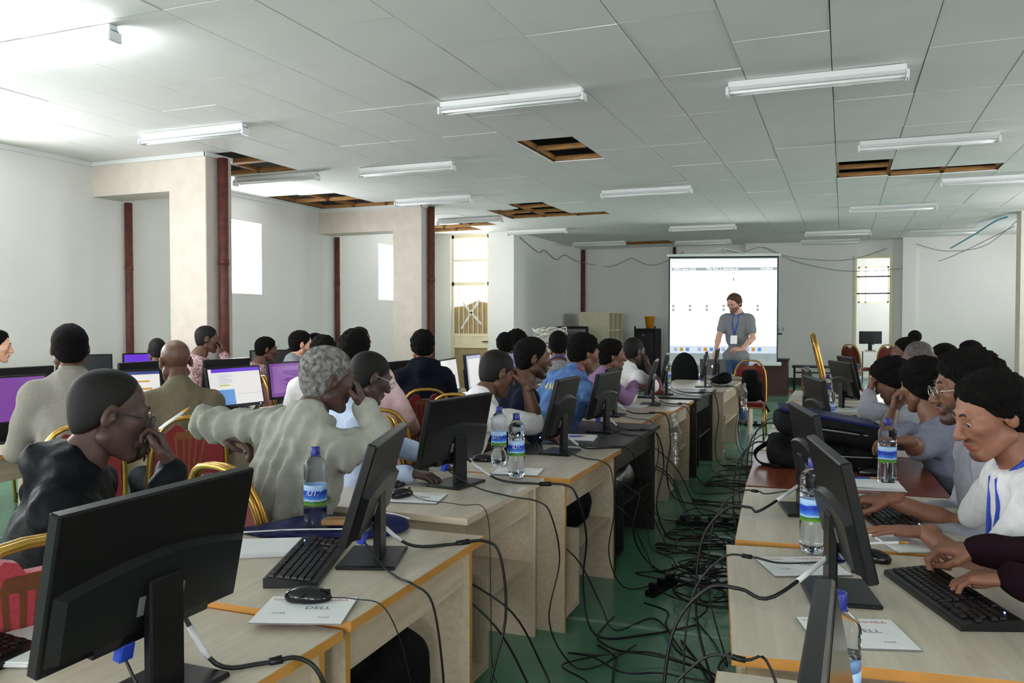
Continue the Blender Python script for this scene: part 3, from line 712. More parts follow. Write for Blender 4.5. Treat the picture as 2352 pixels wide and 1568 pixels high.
    if eyes and lod < 2:
        def surf(xx, zz):
            m_ = (np.abs(Vl[:, 0]-xx) < 0.006) & (np.abs(Vl[:, 2]-zz) < 0.006) & (Vl[:, 1] > 0.03)
            return Vl[m_][:, 1].max() if m_.any() else 0.085
        for q in (-1, 1):
            bp_ = [(q*0.013, 0.030), (q*0.022, 0.034), (q*0.034, 0.0355), (q*0.045, 0.031)]
            bp_ = [tuple(HR @ (np.array((a_, surf(a_, b_)-0.0005, b_))*HS)+Hc-O) for a_, b_ in bp_]
            MB().tube(crom(bp_, 3), [0.0028, 0.0034, 0.004, 0.0042, 0.0042, 0.004, 0.0036, 0.003, 0.0024, 0.0016], 6).build('eyebrow', SK[3], root)
    # shirt
    ss = Sdf(); torso(ss, 0.016)
    for sd in arms:
        s_, e_, w_, *_x = arms[sd]
        if sleeve == 'long':
            wc = e_+(w_-e_)*0.93; ss.cone(s_, e_, 0.058, 0.048, 0.03); ss.cone(e_, wc, 0.047, 0.036, 0.02)
        elif sleeve == 'elbow': ss.cone(s_, s_+(e_-s_)*0.95, 0.058, 0.054, 0.03)
        else: ss.cone(s_, s_+(e_-s_)*0.62, 0.06, 0.058, 0.03)
    if hood:
        hc = N+u*0.04-f2*0.06; ss.cone(hc+r*0.07+f2*0.05, hc-u*0.03, 0.04, 0.055, 0.03); ss.cone(hc-r*0.07+f2*0.05, hc-u*0.03, 0.04, 0.055, 0.03); ss.cone(hc-u*0.03, hc-u*0.12, 0.055, 0.03, 0.03)
    if collar:
        for a in range(8):
            a0 = 2*PI*a/8; a1 = 2*PI*(a+1)/8; cc = N+u*0.035+f2*0.022
            p0 = cc+r*0.064*math.cos(a0)+f2*0.068*math.sin(a0)-u*0.02*math.sin(a0); p1 = cc+r*0.064*math.cos(a1)+f2*0.068*math.sin(a1)-u*0.02*math.sin(a1)
            ss.cone(p0, p1, 0.012, 0.012, 0.012)
    nd = nb-N; ncut = N+unit(nd)*0.045; nu = unit(nd+u*0.05); sd0 = sum(map(ord, label)) % 17
    def post(F, X, Y, Z):
        lat = (X-P[0])*r[0]+(Y-P[1])*r[1]+(Z-P[2])*r[2]; ver = (X-P[0])*u[0]+(Y-P[1])*u[1]+(Z-P[2])*u[2]
        F = F-wr*noise3(X, Y, Z, 30, sd0)-wr*0.9*(1-3*np.abs(noise3(X, Y, Z*0.6, 27, sd0+2)))*0.6-wr*0.35*noise3(X, Y, Z, 90, sd0+4)
        if fold: F = F-fold*np.sin(lat*95+1.5*np.sin(ver*9+sd0)+0.8*np.sin(lat*31))*np.clip((0.5-np.abs(ver-0.22))*3, 0, 1)
        F = np.maximum(F, np.where(np.abs(lat) < 0.26, -(ver+0.085), -1.0) if not stand else np.where(np.abs(lat) < 0.26, -(ver+0.05), -1.0))
        dn = (X-ncut[0])*nu[0]+(Y-ncut[1])*nu[1]+(Z-ncut[2])*nu[2]
        rad = np.sqrt((X-ncut[0])**2+(Y-ncut[1])**2+(Z-ncut[2])**2)
        if not hood and not collar: F = np.maximum(F, np.where(rad < 0.13, dn+0.018, -1.0))
        return F
    link(cloth_name, npm([(lambda a: (a[0]-O, a[1]))(ss.mesh(hs, off=0.011, post=post, pad=0.02))], cloth_name, [shirt]), root)
    # trousers and shoes
    if trousers is None: trousers = M_TROU
    ts = Sdf(); ts.ell(P, (0.172*G, 0.135*G, 0.125), T, k=0.05); fx = []
    for q in (1, -1):
        hp = P+r*q*0.09-np.array((0, 0, 0.02)); hp[2] = P[2]-0.02
        if stand: kn = hp+np.array((0, 0, -0.44))+f*0.02+r*q*0.02; an = kn+np.array((0, 0, -0.40))-f*0.03
        else:
            kn = hp+f*0.40+r*q*(0.05 if knees is None else knees); kn[2] = P[2]-0.02; an = kn.copy()-f*0.06; an[2] = 0.09
        ts.cone(hp, kn, 0.09, 0.066, 0.04); ts.cone(kn, kn+(an-kn)*0.4, 0.064, 0.062, 0.03); ts.cone(kn+(an-kn)*0.4, an, 0.062, 0.05, 0.03); fx.append(an)
    link('trousers', npm([(lambda a: (a[0]-O, a[1]))(ts.mesh(0.016 if lod < 2 else 0.022, off=0.006, post=lambda F, X, Y, Z: F-0.004*noise3(X, Y, Z, 30, 5)))], 'trousers', [trousers]), root)
    if feet:
        for an in fx:
            s5 = Sdf(); b0 = np.array((an[0], an[1], 0.045)); s5.cone(b0-f*0.05, b0+f*0.06, 0.042, 0.042, 0.03); s5.cone(b0+f*0.06-np.array((0, 0, .006)), b0+f*0.17-np.array((0, 0, 0.012)), 0.042, 0.03, 0.03); s5.cone(b0-f*0.03, b0-f*0.03+np.array((0, 0, 0.06)), 0.045, 0.042, 0.03)
            link('shoe', npm([(lambda a: (np.maximum(a[0], [-1e9, -1e9, 0.002])-O, a[1]))(s5.mesh(0.013))], 'shoe', [M_SHOE]), root)
    if hair:
        V, Q = hair_mesh(hr_ if hair != 'bigafro' else max(hr_, 0.006), hair); V = V*HS; link('hair', npm([(V @ HR.T+Hc-O, Q)], 'hair', [HAIRM[hairm]]), root)
    if eyes and lod < 2:
        global _eye
        if _eye is None:
            nu_, nv_ = 12, 9; vs = []; fs = []; ms = []
            for i in range(nv_+1):
                a = PI*i/nv_
                for k in range(nu_): b = 2*PI*k/nu_; vs.append((math.sin(a)*math.cos(b)*0.0118, math.cos(a)*0.0118, math.sin(a)*math.sin(b)*0.0118))
            for i in range(nv_):
                for k in range(nu_): fs.append((i*nu_+k, i*nu_+(k+1) % nu_, (i+1)*nu_+(k+1) % nu_, (i+1)*nu_+k)); ms.append(1 if i < 2 else 0)
            mb = MB(); mb.v = vs; mb.f = fs; mb.m = ms; mb.sm = [True]*len(fs); _eye = mb.mesh('eye', [M_EYE, M_IRIS])
        for q in (-1, 1):
            e = link('eye', _eye, root, tuple(HR @ np.array((q*0.032, 0.0785, 0.0015))*HS+Hc-O)); e.rotation_euler = (Matrix(HR.tolist()) @ Matrix.Rotation(math.radians(-16), 3, 'X')).to_euler()
    if glasses:
        gm = M_GLM if glasses == 'metal' else M_GLF; g = MB(); HM = Matrix((HR*HS).tolist()).to_4x4(); HM.translation = Vector(Hc-O); g.M = HM; lens = MB(); lens.M = HM
        rr = 0.0018
        for q in (-1, 1):
            ring = [(q*0.034+0.024*math.cos(2*PI*k/16), 0.112-0.06*abs(q*0.034+0.024*math.cos(2*PI*k/16)), 0.0+0.0175*math.sin(2*PI*k/16)) for k in range(16)]
            g.tube(ring, rr, 5, closed=True); lens.add(ring, [tuple(range(16))])
            g.tube([(q*0.058, 0.106, 0.005), (q*0.078, 0.095, 0.006), (q*0.0855, 0.03, 0.008), (q*0.086, -0.012, 0.008), (q*0.083, -0.03, -0.012)], rr*1.1, 5)
        g.tube([(-0.011, 0.112, 0.004), (0, 0.115, 0.007), (0.011, 0.112, 0.004)], rr, 5)
        go = g.build('glasses', gm, root); lens.build('lens', M_LENS, go)
    if lanyard:
        ring = []
        for a in range(17):
            a0 = 2*PI*a/16; cc = N+u*0.035+f2*0.022; ring.append(tuple(cc+r*0.078*math.cos(a0)+f2*0.085*math.sin(a0)-u*(0.05*math.sin(a0))-O))
        lo = MB().tube([ring[i_ % 16] for i_ in range(3, -12, -1)], 0.009, 6, flat=0.5); V0 = [ring[3], tuple(N-u*0.10+f2*0.125+r*0.045-O), tuple(ch+f2*0.142+r*0.03-O), tuple(ch+f2*0.14-u*0.12-O)]; V1 = [ring[5], tuple(N-u*0.10+f2*0.125-r*0.045-O), tuple(ch+f2*0.142-r*0.03-O), V0[3]]
        lo.tube(V0, 0.009, 6, flat=0.4); lo.tube(V1, 0.009, 6, flat=0.4); lo.build('lanyard', M_LANY, root)
        if lanyard == 2:
            bc = ch+f2*0.145-u*0.19-O; bm_ = MB(); Mx = Matrix(T.tolist()).to_4x4(); Mx.translation = Vector(bc); bm_.M = Mx; bm_.box(-0.048, 0.048, -0.003, 0.003, -0.06, 0.06, bev=0.001); bm_.build('badge', M_BADGE, root)
    return root, dict(O=O, N=N, S=S, T=T, P=P, arms=arms, HR=HR, Hc=Hc, f2=f2, u=u, r=r, ch=ch)
M_TROU = cloth('dark_trousers', srgb(40, 42, 50))
M_JEANS = cloth('blue_jeans', srgb(58, 78, 116), col2=srgb(84, 106, 146), scale=24)
# ================================================================== furniture and equipment
def wood(name, col, col2, rough=0.4, stretch=(18, 1.2, 18)):
    return mat(name, col, rough, col2=col2, scale=3.0, stretch=stretch, detail=4, bump=0.02, bscale=30)
M_BEECH = wood('pale_laminate', srgb(204, 193, 178), srgb(188, 175, 158), 0.33)
M_BEECHV = wood('pale_laminate_panel', srgb(204, 188, 166), srgb(186, 168, 144), 0.45)
M_EDGE = mat('orange_edge_band', srgb(196, 138, 68), 0.45, var=0.08, scale=10)
M_EDGEP = mat('pale_edge_band', srgb(214, 198, 178), 0.45)
M_WENGE = wood('dark_wenge_laminate', srgb(40, 31, 30), srgb(26, 20, 20), 0.45)
M_WENGET = wood('dark_grey_desktop', srgb(66, 64, 64), srgb(52, 50, 52), 0.35)
M_MAHO = wood('mahogany_laminate', srgb(126, 62, 42), srgb(98, 44, 30), 0.22)
M_MAHOE = mat('mahogany_edge', srgb(112, 48, 34), 0.4)
M_BLK = mat('black_plastic', srgb(12, 12, 14), 0.36, spec=0.34, var=0.06, scale=40, bump=0.04, bscale=700)
M_BLK2 = mat('charcoal_plastic', srgb(16, 17, 19), 0.33, spec=0.42, var=0.05, scale=40, bump=0.05, bscale=600)
M_GLOSS = mat('glossy_black_plastic', srgb(16, 17, 19), 0.15)
M_SCROFF = mat('dark_screen', srgb(22, 26, 30), 0.18)
M_CABLE = mat('black_cable', srgb(18, 18, 20), 0.4, var=0.1)
M_CABLEG = mat('clear_cable_sleeve', srgb(200, 202, 204), 0.3)
M_CABLEW = mat('white_cable', srgb(214, 210, 202), 0.5)
M_BLUE = mat('vga_blue', srgb(34, 62, 170), 0.4)
M_GOLD = mat('brass_frame', srgb(190, 146, 70), 0.3, metal=0.85, var=0.1, scale=20)
M_RED = mat('red_upholstery', srgb(118, 17, 24), 0.85, var=0.2, scale=120, bump=0.1, sheen=0.3)
M_PINK = mat('rose_upholstery', srgb(186, 58, 72), 0.85, var=0.2, scale=120, bump=0.1, sheen=0.3)
M_GOLDP = mat('gold_brocade', srgb(112, 66, 34), 0.7, var=0.12, scale=60)
M_PAPER = mat('white_paper', srgb(226, 226, 228), 0.8, var=0.02)
M_SILV = mat('grey_card_backing', srgb(120, 120, 124), 0.35, metal=0.3)
M_INKR = mat('red_ink', srgb(196, 90, 96), 0.8); M_INKB = mat('blue_ink', srgb(92, 96, 132), 0.8); M_INKW = mat('white_ink', srgb(240, 244, 250), 0.5); M_INKK = mat('black_ink', srgb(46, 46, 50), 0.8); M_INKY = mat('yellow_print', srgb(232, 220, 130), 0.7)
M_PET = mat('clear_bottle_plastic', (0.86, 0.91, 1.0), 0.03, trans=1.0, ior=1.2, var=0.0)
M_WATER = mat('water', (0.95, 0.98, 1.0), 0.0, trans=1.0, ior=1.33, var=0.0)
M_CAP = mat('blue_cap', srgb(24, 36, 124), 0.35)
M_BAG = mat('black_bag_fabric', srgb(15, 15, 17), 0.75, var=0.3, scale=26, bump=0.3, bscale=200, spec=0.15)
M_NAVY = mat('navy_bag_fabric', srgb(18, 26, 72), 0.6, spec=0.2, var=0.2, scale=20, bump=0.15, bscale=160)
M_PLBAG = mat('clear_plastic_bag', srgb(225, 228, 232), 0.25, trans=0.7, ior=1.2, bump=0.6, bscale=30)
clear_pane(M_PLBAG, 0.22); [setattr(n_.inputs['Roughness'], 'default_value', 0.25) for n_ in M_PLBAG.node_tree.nodes if n_.type == 'BSDF_GLOSSY']
M_METAL = mat('grey_metal', srgb(150, 152, 156), 0.4, metal=0.7)
M_TOWER = mat('tower_black', srgb(20, 20, 23), 0.5, spec=0.25); M_GRILL = mat('tower_grill', srgb(72, 76, 80), 0.5)
M_LED = mat('green_led', (0.1, 0.9, 0.1), 0.4, emit=(0.2, 1.0, 0.1), estr=6); M_LEDB = mat('blue_led', (0.1, 0.2, 0.9), 0.4, emit=(0.15, 0.25, 1.0), estr=8)
def emis(name, c, s=1.0): return mat(name, np.array(c)*0.2, 0.3, emit=c, estr=s, var=0.0)
E_PURP = emis('screen_purple', srgb(122, 66, 152), 0.72); E_VIOL = emis('screen_violet', srgb(108, 58, 214), 0.72); E_WHITE = emis('screen_white', srgb(236, 234, 232), 0.72); E_BLUE = emis('screen_blue', srgb(96, 150, 214), 0.72); E_NAVY = emis('screen_navy', srgb(50, 66, 130), 0.72); E_GREY = emis('screen_grey', srgb(176, 184, 206), 0.72); E_YEL = emis('screen_mark', srgb(196, 200, 60), 0.72); E_ORG = emis('screen_orange', srgb(206, 150, 60), 0.72); E_LILAC = emis('screen_lilac', srgb(168, 130, 190), 0.72)
def text_geo(txt, size, shear=0.0):
    cu = bpy.data.curves.new('t', 'FONT'); cu.body = txt; cu.size = size; cu.align_x = 'CENTER'; cu.align_y = 'CENTER'; cu.shear = shear; cu.resolution_u = 2
    o = bpy.data.objects.new('t', cu); COL.objects.link(o); me = bpy.data.meshes.new_from_object(o)
    v = [tuple(p.co) for p in me.vertices]; f = [tuple(p.vertices) for p in me.polygons]
    bpy.data.objects.remove(o); bpy.data.curves.remove(cu); bpy.data.meshes.remove(me); return v, f
# ---- desk: local origin at the aisle-side near corner, x towards the seat, y along the row
def desk(label, loc, rz, length, depth=0.8, h=0.75, side=1, kind='light', bay='near', name='computer_desk', band=None):
    t = thing(name, label, 'desk', (loc[0], loc[1], 0), rz, 'computer desks')
    top, pan, edge = {'light': (M_BEECH, M_BEECHV, M_EDGE), 'pale': (M_BEECH, M_BEECHV, M_EDGEP), 'dark': (M_WENGET, M_WENGE, M_WENGE), 'red': (M_MAHO, M_MAHO, M_MAHOE)}[kind]
    s = side
    def X(a, b): return (a, b) if s > 0 else (-b, -a)
    th = 0.025
    MB().box(*X(0.002, depth-0.002), 0.002, length-0.002, h-th, h).build('desktop', top, t)
    e = MB().box(*X(0, 0.002), 0, length, h-th, h-0.0005).box(*X(depth-0.002, depth), 0, length, h-th, h-0.0005).box(*X(0.002, depth-0.002), 0, 0.002, h-th, h-0.0005).box(*X(0.002, depth-0.002), length-0.002, length, h-th, h-0.0005)
    e.build('edge_band', edge, t)
    for y in (0.03, length-0.05):
        p = MB().box(*X(0.035, depth-0.1), y, y+0.02, 0, h-th).build('side_panel', pan, t)
        MB().box(*X(0.033, 0.035), y, y+0.02, 0, h-th).build('edge_band', edge if kind != 'light' else M_EDGE, p)
    MB().box(*X(0.06, 0.078), 0.05, length-0.05, h-th-0.14, h-th).build('apron', pan, t)
    if bay:
        y0, y1 = (0.05, 0.31) if bay == 'near' else (length-0.31, length-0.05)
        yd = y1 if bay == 'near' else y0
        MB().box(*X(0.05, depth-0.12), yd-0.009, yd+0.009, 0.05, 0.44).build('divider', pan, t)
        MB().box(*X(0.05, depth-0.12), y0, y1-0.009 if bay == 'near' else y1, 0.05, 0.07).build('shelf', pan, t)
        o0, o1 = (y1+0.009, length-0.05) if bay == 'near' else (0.05, y0-0.009)
        MB().box(*X(0.05, depth-0.12), o0, o1, 0.34, 0.358).build('shelf', pan, t)
    return t
# ---- monitor: local origin under the neck on the desk, screen towards -y, back towards +y
_mon = {}
def monitor_proto(kind):
    if kind in _mon: return _mon[kind]
    w, h, z0 = {'wide': (0.51, 0.305, 0.105), 'square': (0.40, 0.335, 0.10), 'small': (0.44, 0.28, 0.10)}[kind]
    P = {}
    mb = MB(); mb.box(-w/2, w/2, -0.012, 0.016, 0, h, bev=0.004); P['casing'] = (mb.mesh('casing', M_BLK), None)
    # curved lower housing on the back
    poly = [(-w/2+0.01, 0.02)]; n = 14
    for i in range(n+1):
        a = i/n; x = -w/2+0.01+(w-0.02)*a; poly.append((x, (0.50 if kind != 'square' else 0.62)*h+0.10*h*math.sin(PI*a)))
    poly.append((w/2-0.01, 0.02)); cx, cz = 0, 0.30*h
    inn = [(cx+(x-cx)*0.93, cz+(z-cz)*0.90) for x, z in poly]; k = len(poly)
    vs = [(x, 0.015, z) for x, z in poly]+[(x, 0.034, z) for x, z in inn]
    mb = MB(); mb.add(vs, [(i, (i+1) % k, k+(i+1) % k, k+i) for i in range(k)]+[tuple(range(k, 2*k))]); P['back_housing'] = (mb.mesh('back_housing', M_BLK2), None)
    mb = MB().box(-0.06, 0.06, 0.033, 0.036, 0.06, 0.10); P['rating_plate'] = (mb.mesh('rating_plate', M_SILV), None)
    mb = MB().box(-0.15, 0.15, 0.015, 0.03, 0.004, 0.03); P['port_panel'] = (mb.mesh('port_panel', M_GLOSS), None)
    mb = MB().box(0.05, 0.085, 0.012, 0.034, -0.03, 0.006, bev=0.003); P['vga_plug'] = (mb.mesh('vga_plug', M_BLUE), None)
    S = (w, h, z0); _mon[kind] = (P, S); return _mon[kind]
def rects(w, h, R):
    mb = MB(); mats = []
    for i, (x0, x1, y0, y1, m) in enumerate(R):
        if m not in mats: mats.append(m)
        d = -0.0126-0.0004*min(i, 3)
        a, b = -w/2+0.014+(w-0.028)*x0, -w/2+0.014+(w-0.028)*x1; c, e = 0.022+(h-0.036)*y0, 0.022+(h-0.036)*y1
        mb.add([(a, d, c), (b, d, c), (b, d, e), (a, d, e)], [(0, 1, 2, 3)], mats.index(m))
    return mb, mats
_scr = {}
MON = {}
def monitor(label, loc, back, kind='wide', tilt=12, z=0.75, screen=None, led=True, vga=True, base='plate', grp='desktop monitors', lift=0.0):
    P, (w, h, z0) = monitor_proto(kind); z0 += lift
    t = thing('monitor', label, 'monitor', (loc[0], loc[1], z), math.radians(back-90), grp)
    T = (0, 0.0, z0); R = (math.radians(-tilt), 0, 0)      # top leans towards the back
    off = Vector((0, -0.03, 0))
    for nme, (me, _) in P.items():
        if nme == 'vga_plug' and not vga: continue
        o = link(nme, me, t, (T[0], T[1]-0.03, T[2]), R)
    key = screen or 'off'
    if (key, kind) not in _scr:
        L = {'off': [(0, 1, 0, 1, M_SCROFF)], 'purple': [(0, 1, 0, 1, E_PURP)], 'violet': [(0, 1, 0, 1, E_VIOL)],
             'term': [(0, 1, 0, 1, E_PURP)]+[(0.06, 0.06+random.uniform(0.2, 0.75), 0.12+0.045*i, 0.14+0.045*i, E_LILAC) for i in range(18)],
             'editor': [(0, 1, 0, 1, E_WHITE), (0.06, 1, 0.90, 1, E_VIOL), (0.08, 0.45, 0.0, 0.42, E_BLUE), (0.18, 0.38, 0.52, 0.55, E_YEL)]+[(0.18, 0.18+random.uniform(0.1, 0.28), 0.58+0.04*i, 0.592+0.04*i, E_GREY) for i in range(7)]+[(0.5, 1, 0.27, 0.28, E_GREY)],
             'split': [(0, 1, 0, 1, E_NAVY), (0.55, 1, 0.06, 0.92, E_WHITE), (0.57, 0.85, 0.72, 0.76, E_ORG), (0.57, 0.88, 0.52, 0.57, E_ORG)]+[(0.04, 0.04+random.uniform(0.1, 0.4), 0.2+0.06*i, 0.215+0.06*i, E_GREY) for i in range(11)],
             'doc': [(0, 1, 0, 1, E_GREY), (0.1, 0.9, 0.04, 0.9, E_WHITE)], 'docp': [(0, 1, 0, 1, E_WHITE), (0.2, 0.8, 0.1, 0.5, E_PURP), (0.1, 0.6, 0.7, 0.73, E_GREY)], 'blue': [(0, 1, 0, 1, E_NAVY), (0.1, 0.9, 0.2, 0.7, E_GREY)]}[key]
        mb, ms = rects(w, h, L); _scr[(key, kind)] = mb.mesh('screen', ms)
    link('screen', _scr[(key, kind)], t, (T[0], T[1]-0.03, T[2]), R)
    if led:
        if 'led' not in _scr: _scr['led'] = MB().box(w/2-0.05, w/2-0.042, -0.0135, -0.011, 0.006, 0.012).mesh('power_light', M_LEDB)
        link('power_light', _scr['led'], t, (T[0], T[1]-0.03, T[2]), R)
    kb = ('base', round(lift, 2))
    if kb not in _scr:
        _scr[kb] = (MB().box(-0.045, 0.045, 0.015, 0.038, 0.01, z0+0.12, bev=0.004).mesh('neck', M_BLK), MB().box(-0.115, 0.115, -0.085, 0.095, 0, 0.013, bev=0.004).mesh('base', M_BLK2))
    link('neck', _scr[kb][0], t); link('base', _scr[kb][1], t)
    MON[label] = (Vector((loc[0], loc[1], z)), math.radians(back-90), z0); return t
def port(label, lx, dz=0.012):
    o, a, z0 = MON[label]; return tuple(o+Matrix.Rotation(a, 3, 'Z') @ Vector((lx, -0.016, z0+dz)))
# ---- keyboard: x along its length, y towards the monitor
_kb = {}
def keyboard(label, loc, rz, z=0.75, keys=False, grp='keyboards'):
    t = thing('keyboard', label, 'keyboard', (loc[0], loc[1], z), math.radians(rz), grp)
    if 'b' not in _kb:
        _kb['b'] = MB().prism([(-0.075, 0.0), (0.075, 0.0), (0.075, 0.028), (0.066, 0.030), (-0.070, 0.016), (-0.075, 0.012)], -0.222, 0.222, axis='x').mesh('keyboard_case', M_BLK2)
        K = []
        def row(y, xs): K.extend((x, y, w, 0.0165) for x, w in xs)
        def seq(x0, ws, g=0.0025):
            out = []; x = x0
            for w in ws:
                if w > 0: out.append((x+w/2, w))
                x += abs(w)+g
            return out
        u = 0.0165
        row(0.056, seq(-0.212, [u, -0.012, u, u, u, u, -0.007, u, u, u, u, -0.007, u, u, u, u, -0.004, u, u, u]))
        row(0.030, seq(-0.212, [u]*13+[0.034, -0.004, u, u, u, -0.004, u, u, u, u]))
        row(0.011, seq(-0.212, [0.026]+[u]*12+[0.0245, -0.004, u, u, u, -0.004, u, u, u, u]))
        row(-0.008, seq(-0.212, [0.030]+[u]*11+[0.0395, -0.0615, -0.004, u, u, u]))
        row(-0.027, seq(-0.212, [0.039]+[u]*10+[0.0495, -0.004, -0.0165, u, -0.0165, -0.004, u, u, u, u]))
        row(-0.046, seq(-0.212, [0.023, u, 0.023, 0.108, 0.023, u, u, 0.023, -0.004, u, u, u, -0.004, 0.0355, u]))
        _kb['K'] = K; mb = MB(); _kb['m'] = {}
        for (x, y, w, d) in K:
            z0 = 0.0165+(y+0.07)*0.102
            mb.M = Matrix.Translation((x, y, z0)) @ Matrix.Rotation(0.102, 4, 'X')
            mb.add([(-w/2, -d/2, 0), (w/2, -d/2, 0), (w/2, d/2, 0), (-w/2, d/2, 0), (-w/2+0.0015, -d/2+0.0015, 0.006), (w/2-0.0015, -d/2+0.0015, 0.006), (w/2-0.0015, d/2-0.001, 0.006), (-w/2+0.0015, d/2-0.001, 0.006)], [(0, 1, 5, 4), (1, 2, 6, 5), (2, 3, 7, 6), (3, 0, 4, 7), (4, 5, 6, 7)])
            k = round(w, 4)
            if k not in _kb['m']: _kb['m'][k] = MB().add([(-w/2, -d/2, 0), (w/2, -d/2, 0), (w/2, d/2, 0), (-w/2, d/2, 0), (-w/2+0.0015, -d/2+0.0015, 0.006), (w/2-0.0015, -d/2+0.0015, 0.006), (w/2-0.0015, d/2-0.001, 0.006), (-w/2+0.0015, d/2-0.001, 0.006)], [(0, 1, 5, 4), (1, 2, 6, 5), (2, 3, 7, 6), (3, 0, 4, 7), (4, 5, 6, 7)]).mesh('key', M_BLK)
        _kb['all'] = mb.mesh('keys', M_BLK)
        _kb['l'] = MB().box(0.17, 0.174, 0.055, 0.058, 0.028, 0.031).mesh('indicator_light', M_LEDB)
    link('keyboard_case', _kb['b'], t); link('indicator_light', _kb['l'], t)
    if keys:
        for (x, y, w, d) in _kb['K']: link('key', _kb['m'][round(w, 4)], t, (x, y, 0.0165+(y+0.07)*0.102), (0.102, 0, 0))
    else:
        tag(link('keys', _kb['all'], t), kind='stuff')
    return t
_ms = {}
def mouse(label, loc, rz, z=0.75, tail=None):
    """x forward; tail: world points of its cord"""
    t = thing('computer_mouse', label, 'mouse', (loc[0], loc[1], z), math.radians(rz), 'computer mice')
    if 'b' not in _ms:
        s = Sdf(); s.ell((-0.008, 0, 0.012), (0.055, 0.031, 0.026), k=0.01); s.ell((0.02, 0, 0.008), (0.042, 0.030, 0.018), k=0.015)
        V, Q = s.mesh(0.005, post=lambda F, X, Y, Z: np.maximum(F, 0.001-Z+0*X)); _ms['b'] = npm([(V, Q)], 'mouse_body', [M_GLOSS])
        _ms['w'] = MB().tube([(0.035, -0.004, 0.024), (0.035, 0.004, 0.024)], 0.008, 10).mesh('scroll_wheel', M_BLK2)
        _ms['s'] = MB().box(0.0, 0.058, -0.0006, 0.0006, 0.016, 0.0305).mesh('button_gap', M_BLK)
    link('mouse_body', _ms['b'], t); link('scroll_wheel', _ms['w'], t); link('button_gap', _ms['s'], t)
    if tail:
        q = Matrix.Rotation(-math.radians(rz), 4, 'Z'); pts = [(0.06, 0, 0.008)]+[q @ (Vector(p)-Vector((loc[0], loc[1], z))) for p in tail]
        MB().tube(crom(pts, 6), 0.0018, 5).build('mouse_cord', M_CABLE, t)
    return t
# ---- water bottle
_bt = {}
def label_material():
    m = mat('bottle_label', srgb(40, 90, 200), 0.35, var=0.0); nt = m.node_tree; N = nt.nodes; L = nt.links; b = N['Principled BSDF']
    tc = N.new('ShaderNodeTexCoord'); sx = N.new('ShaderNodeSeparateXYZ'); L.new(tc.outputs['Object'], sx.inputs[0])
    nz = N.new('ShaderNodeTexNoise'); nz.inputs['Scale'].default_value = 25; L.new(tc.outputs['Object'], nz.inputs['Vector'])
    ad = N.new('ShaderNodeMath'); ad.operation = 'MULTIPLY_ADD'; L.new(nz.outputs[0], ad.inputs[0]); ad.inputs[1].default_value = 0.012; L.new(sx.outputs[2], ad.inputs[2])
    mr = N.new('ShaderNodeMapRange'); mr.inputs[1].default_value = 0.106; mr.inputs[2].default_value = 0.176; L.new(ad.outputs[0], mr.inputs[0])
    rp = N.new('ShaderNodeValToRGB'); L.new(mr.outputs[0], rp.inputs[0]); e = rp.color_ramp.elements
    e[0].position = 0.0; e[0].color = (*srgb(150, 140, 80), 1); e[1].position = 1.0; e[1].color = (*srgb(176, 206, 240), 1)
    for p, c in ((0.1, srgb(96, 150, 40)), (0.28, srgb(40, 104, 48)), (0.33, srgb(190, 215, 245)), (0.42, srgb(60, 130, 220)), (0.66, srgb(20, 50, 170)), (0.8, srgb(30, 70, 190)), (0.84, srgb(150, 190, 240))):
        x = e.new(p); x.color = (*c, 1)
    L.new(rp.outputs[0], b.inputs['Base Color']); return m
def bottle(label, loc, z=0.75, rz=0, cap=True, fill=0.2, sc=1.0, lid='bottle'):
    t = thing('water_bottle', label, 'bottle', (loc[0], loc[1], z), math.radians(rz), 'plastic water bottles'); t.scale = (sc, sc, sc)
    if not _bt:
        R = 0.0405
        prof = [(0.012, 0.006), (0.030, 0.0), (R*0.94, 0.012), (R, 0.03), (R, 0.098), (R*0.965, 0.103), (R*0.965, 0.178), (R, 0.184), (R*0.97, 0.192), (R*0.985, 0.200), (R*0.95, 0.207), (R*0.985, 0.215), (R*0.95, 0.222), (R, 0.232), (R*0.97, 0.245), (R*0.82, 0.258), (R*0.5, 0.27), (0.0145, 0.276), (0.0145, 0.292)]
        _bt['b'] = MB().lathe(prof, 24, cap0=True, cap1=False).mesh('bottle_body', M_PET)
        _bt['l'] = MB().lathe([(R*0.975, 0.106), (R*0.985, 0.14), (R*0.975, 0.176)], 28, cap0=False, cap1=False).mesh('label', label_material())
        _bt['c'] = MB().lathe([(0.0165, 0.279), (0.0165, 0.302), (0.015, 0.304), (0.001, 0.304)], 16, cap0=False).mesh('bottle_cap', M_CAP)
        _bt['r'] = MB().lathe([(0.0150, 0.273), (0.018, 0.274), (0.018, 0.277), (0.0150, 0.278)], 16, cap0=False, cap1=False).mesh('neck_ring', M_CAP)
        for nm, top in (('w', 0.092), ('w2', 0.20)):
            pr = [(max(r-0.0022, 0.001), zz) for r, zz in prof if zz <= top]; pr[0] = (0.012, 0.009); pr[1] = (0.028, 0.003)
            _bt[nm] = MB().lathe(pr+[(pr[-1][0], top)], 20).mesh('water', M_WATER)
        v, f = text_geo('iUTZ', 0.026, 0.25); mb = MB(); rr = R*0.987
        mb.add([(rr*math.cos(x/rr-PI/2), rr*math.sin(x/rr-PI/2), y+0.149) for x, y, _ in v], f); _bt['t'] = mb.mesh('lettering', M_INKW)
    link('bottle_body', _bt['b'], t); lb = link('label', _bt['l'], t); link('lettering', _bt['t'], lb); link('neck_ring', _bt['r'], t)
    if cap: link('bottle_cap', _bt['c'], t)
    link('water', _bt['w' if fill < 0.15 else 'w2'], t)
    return t
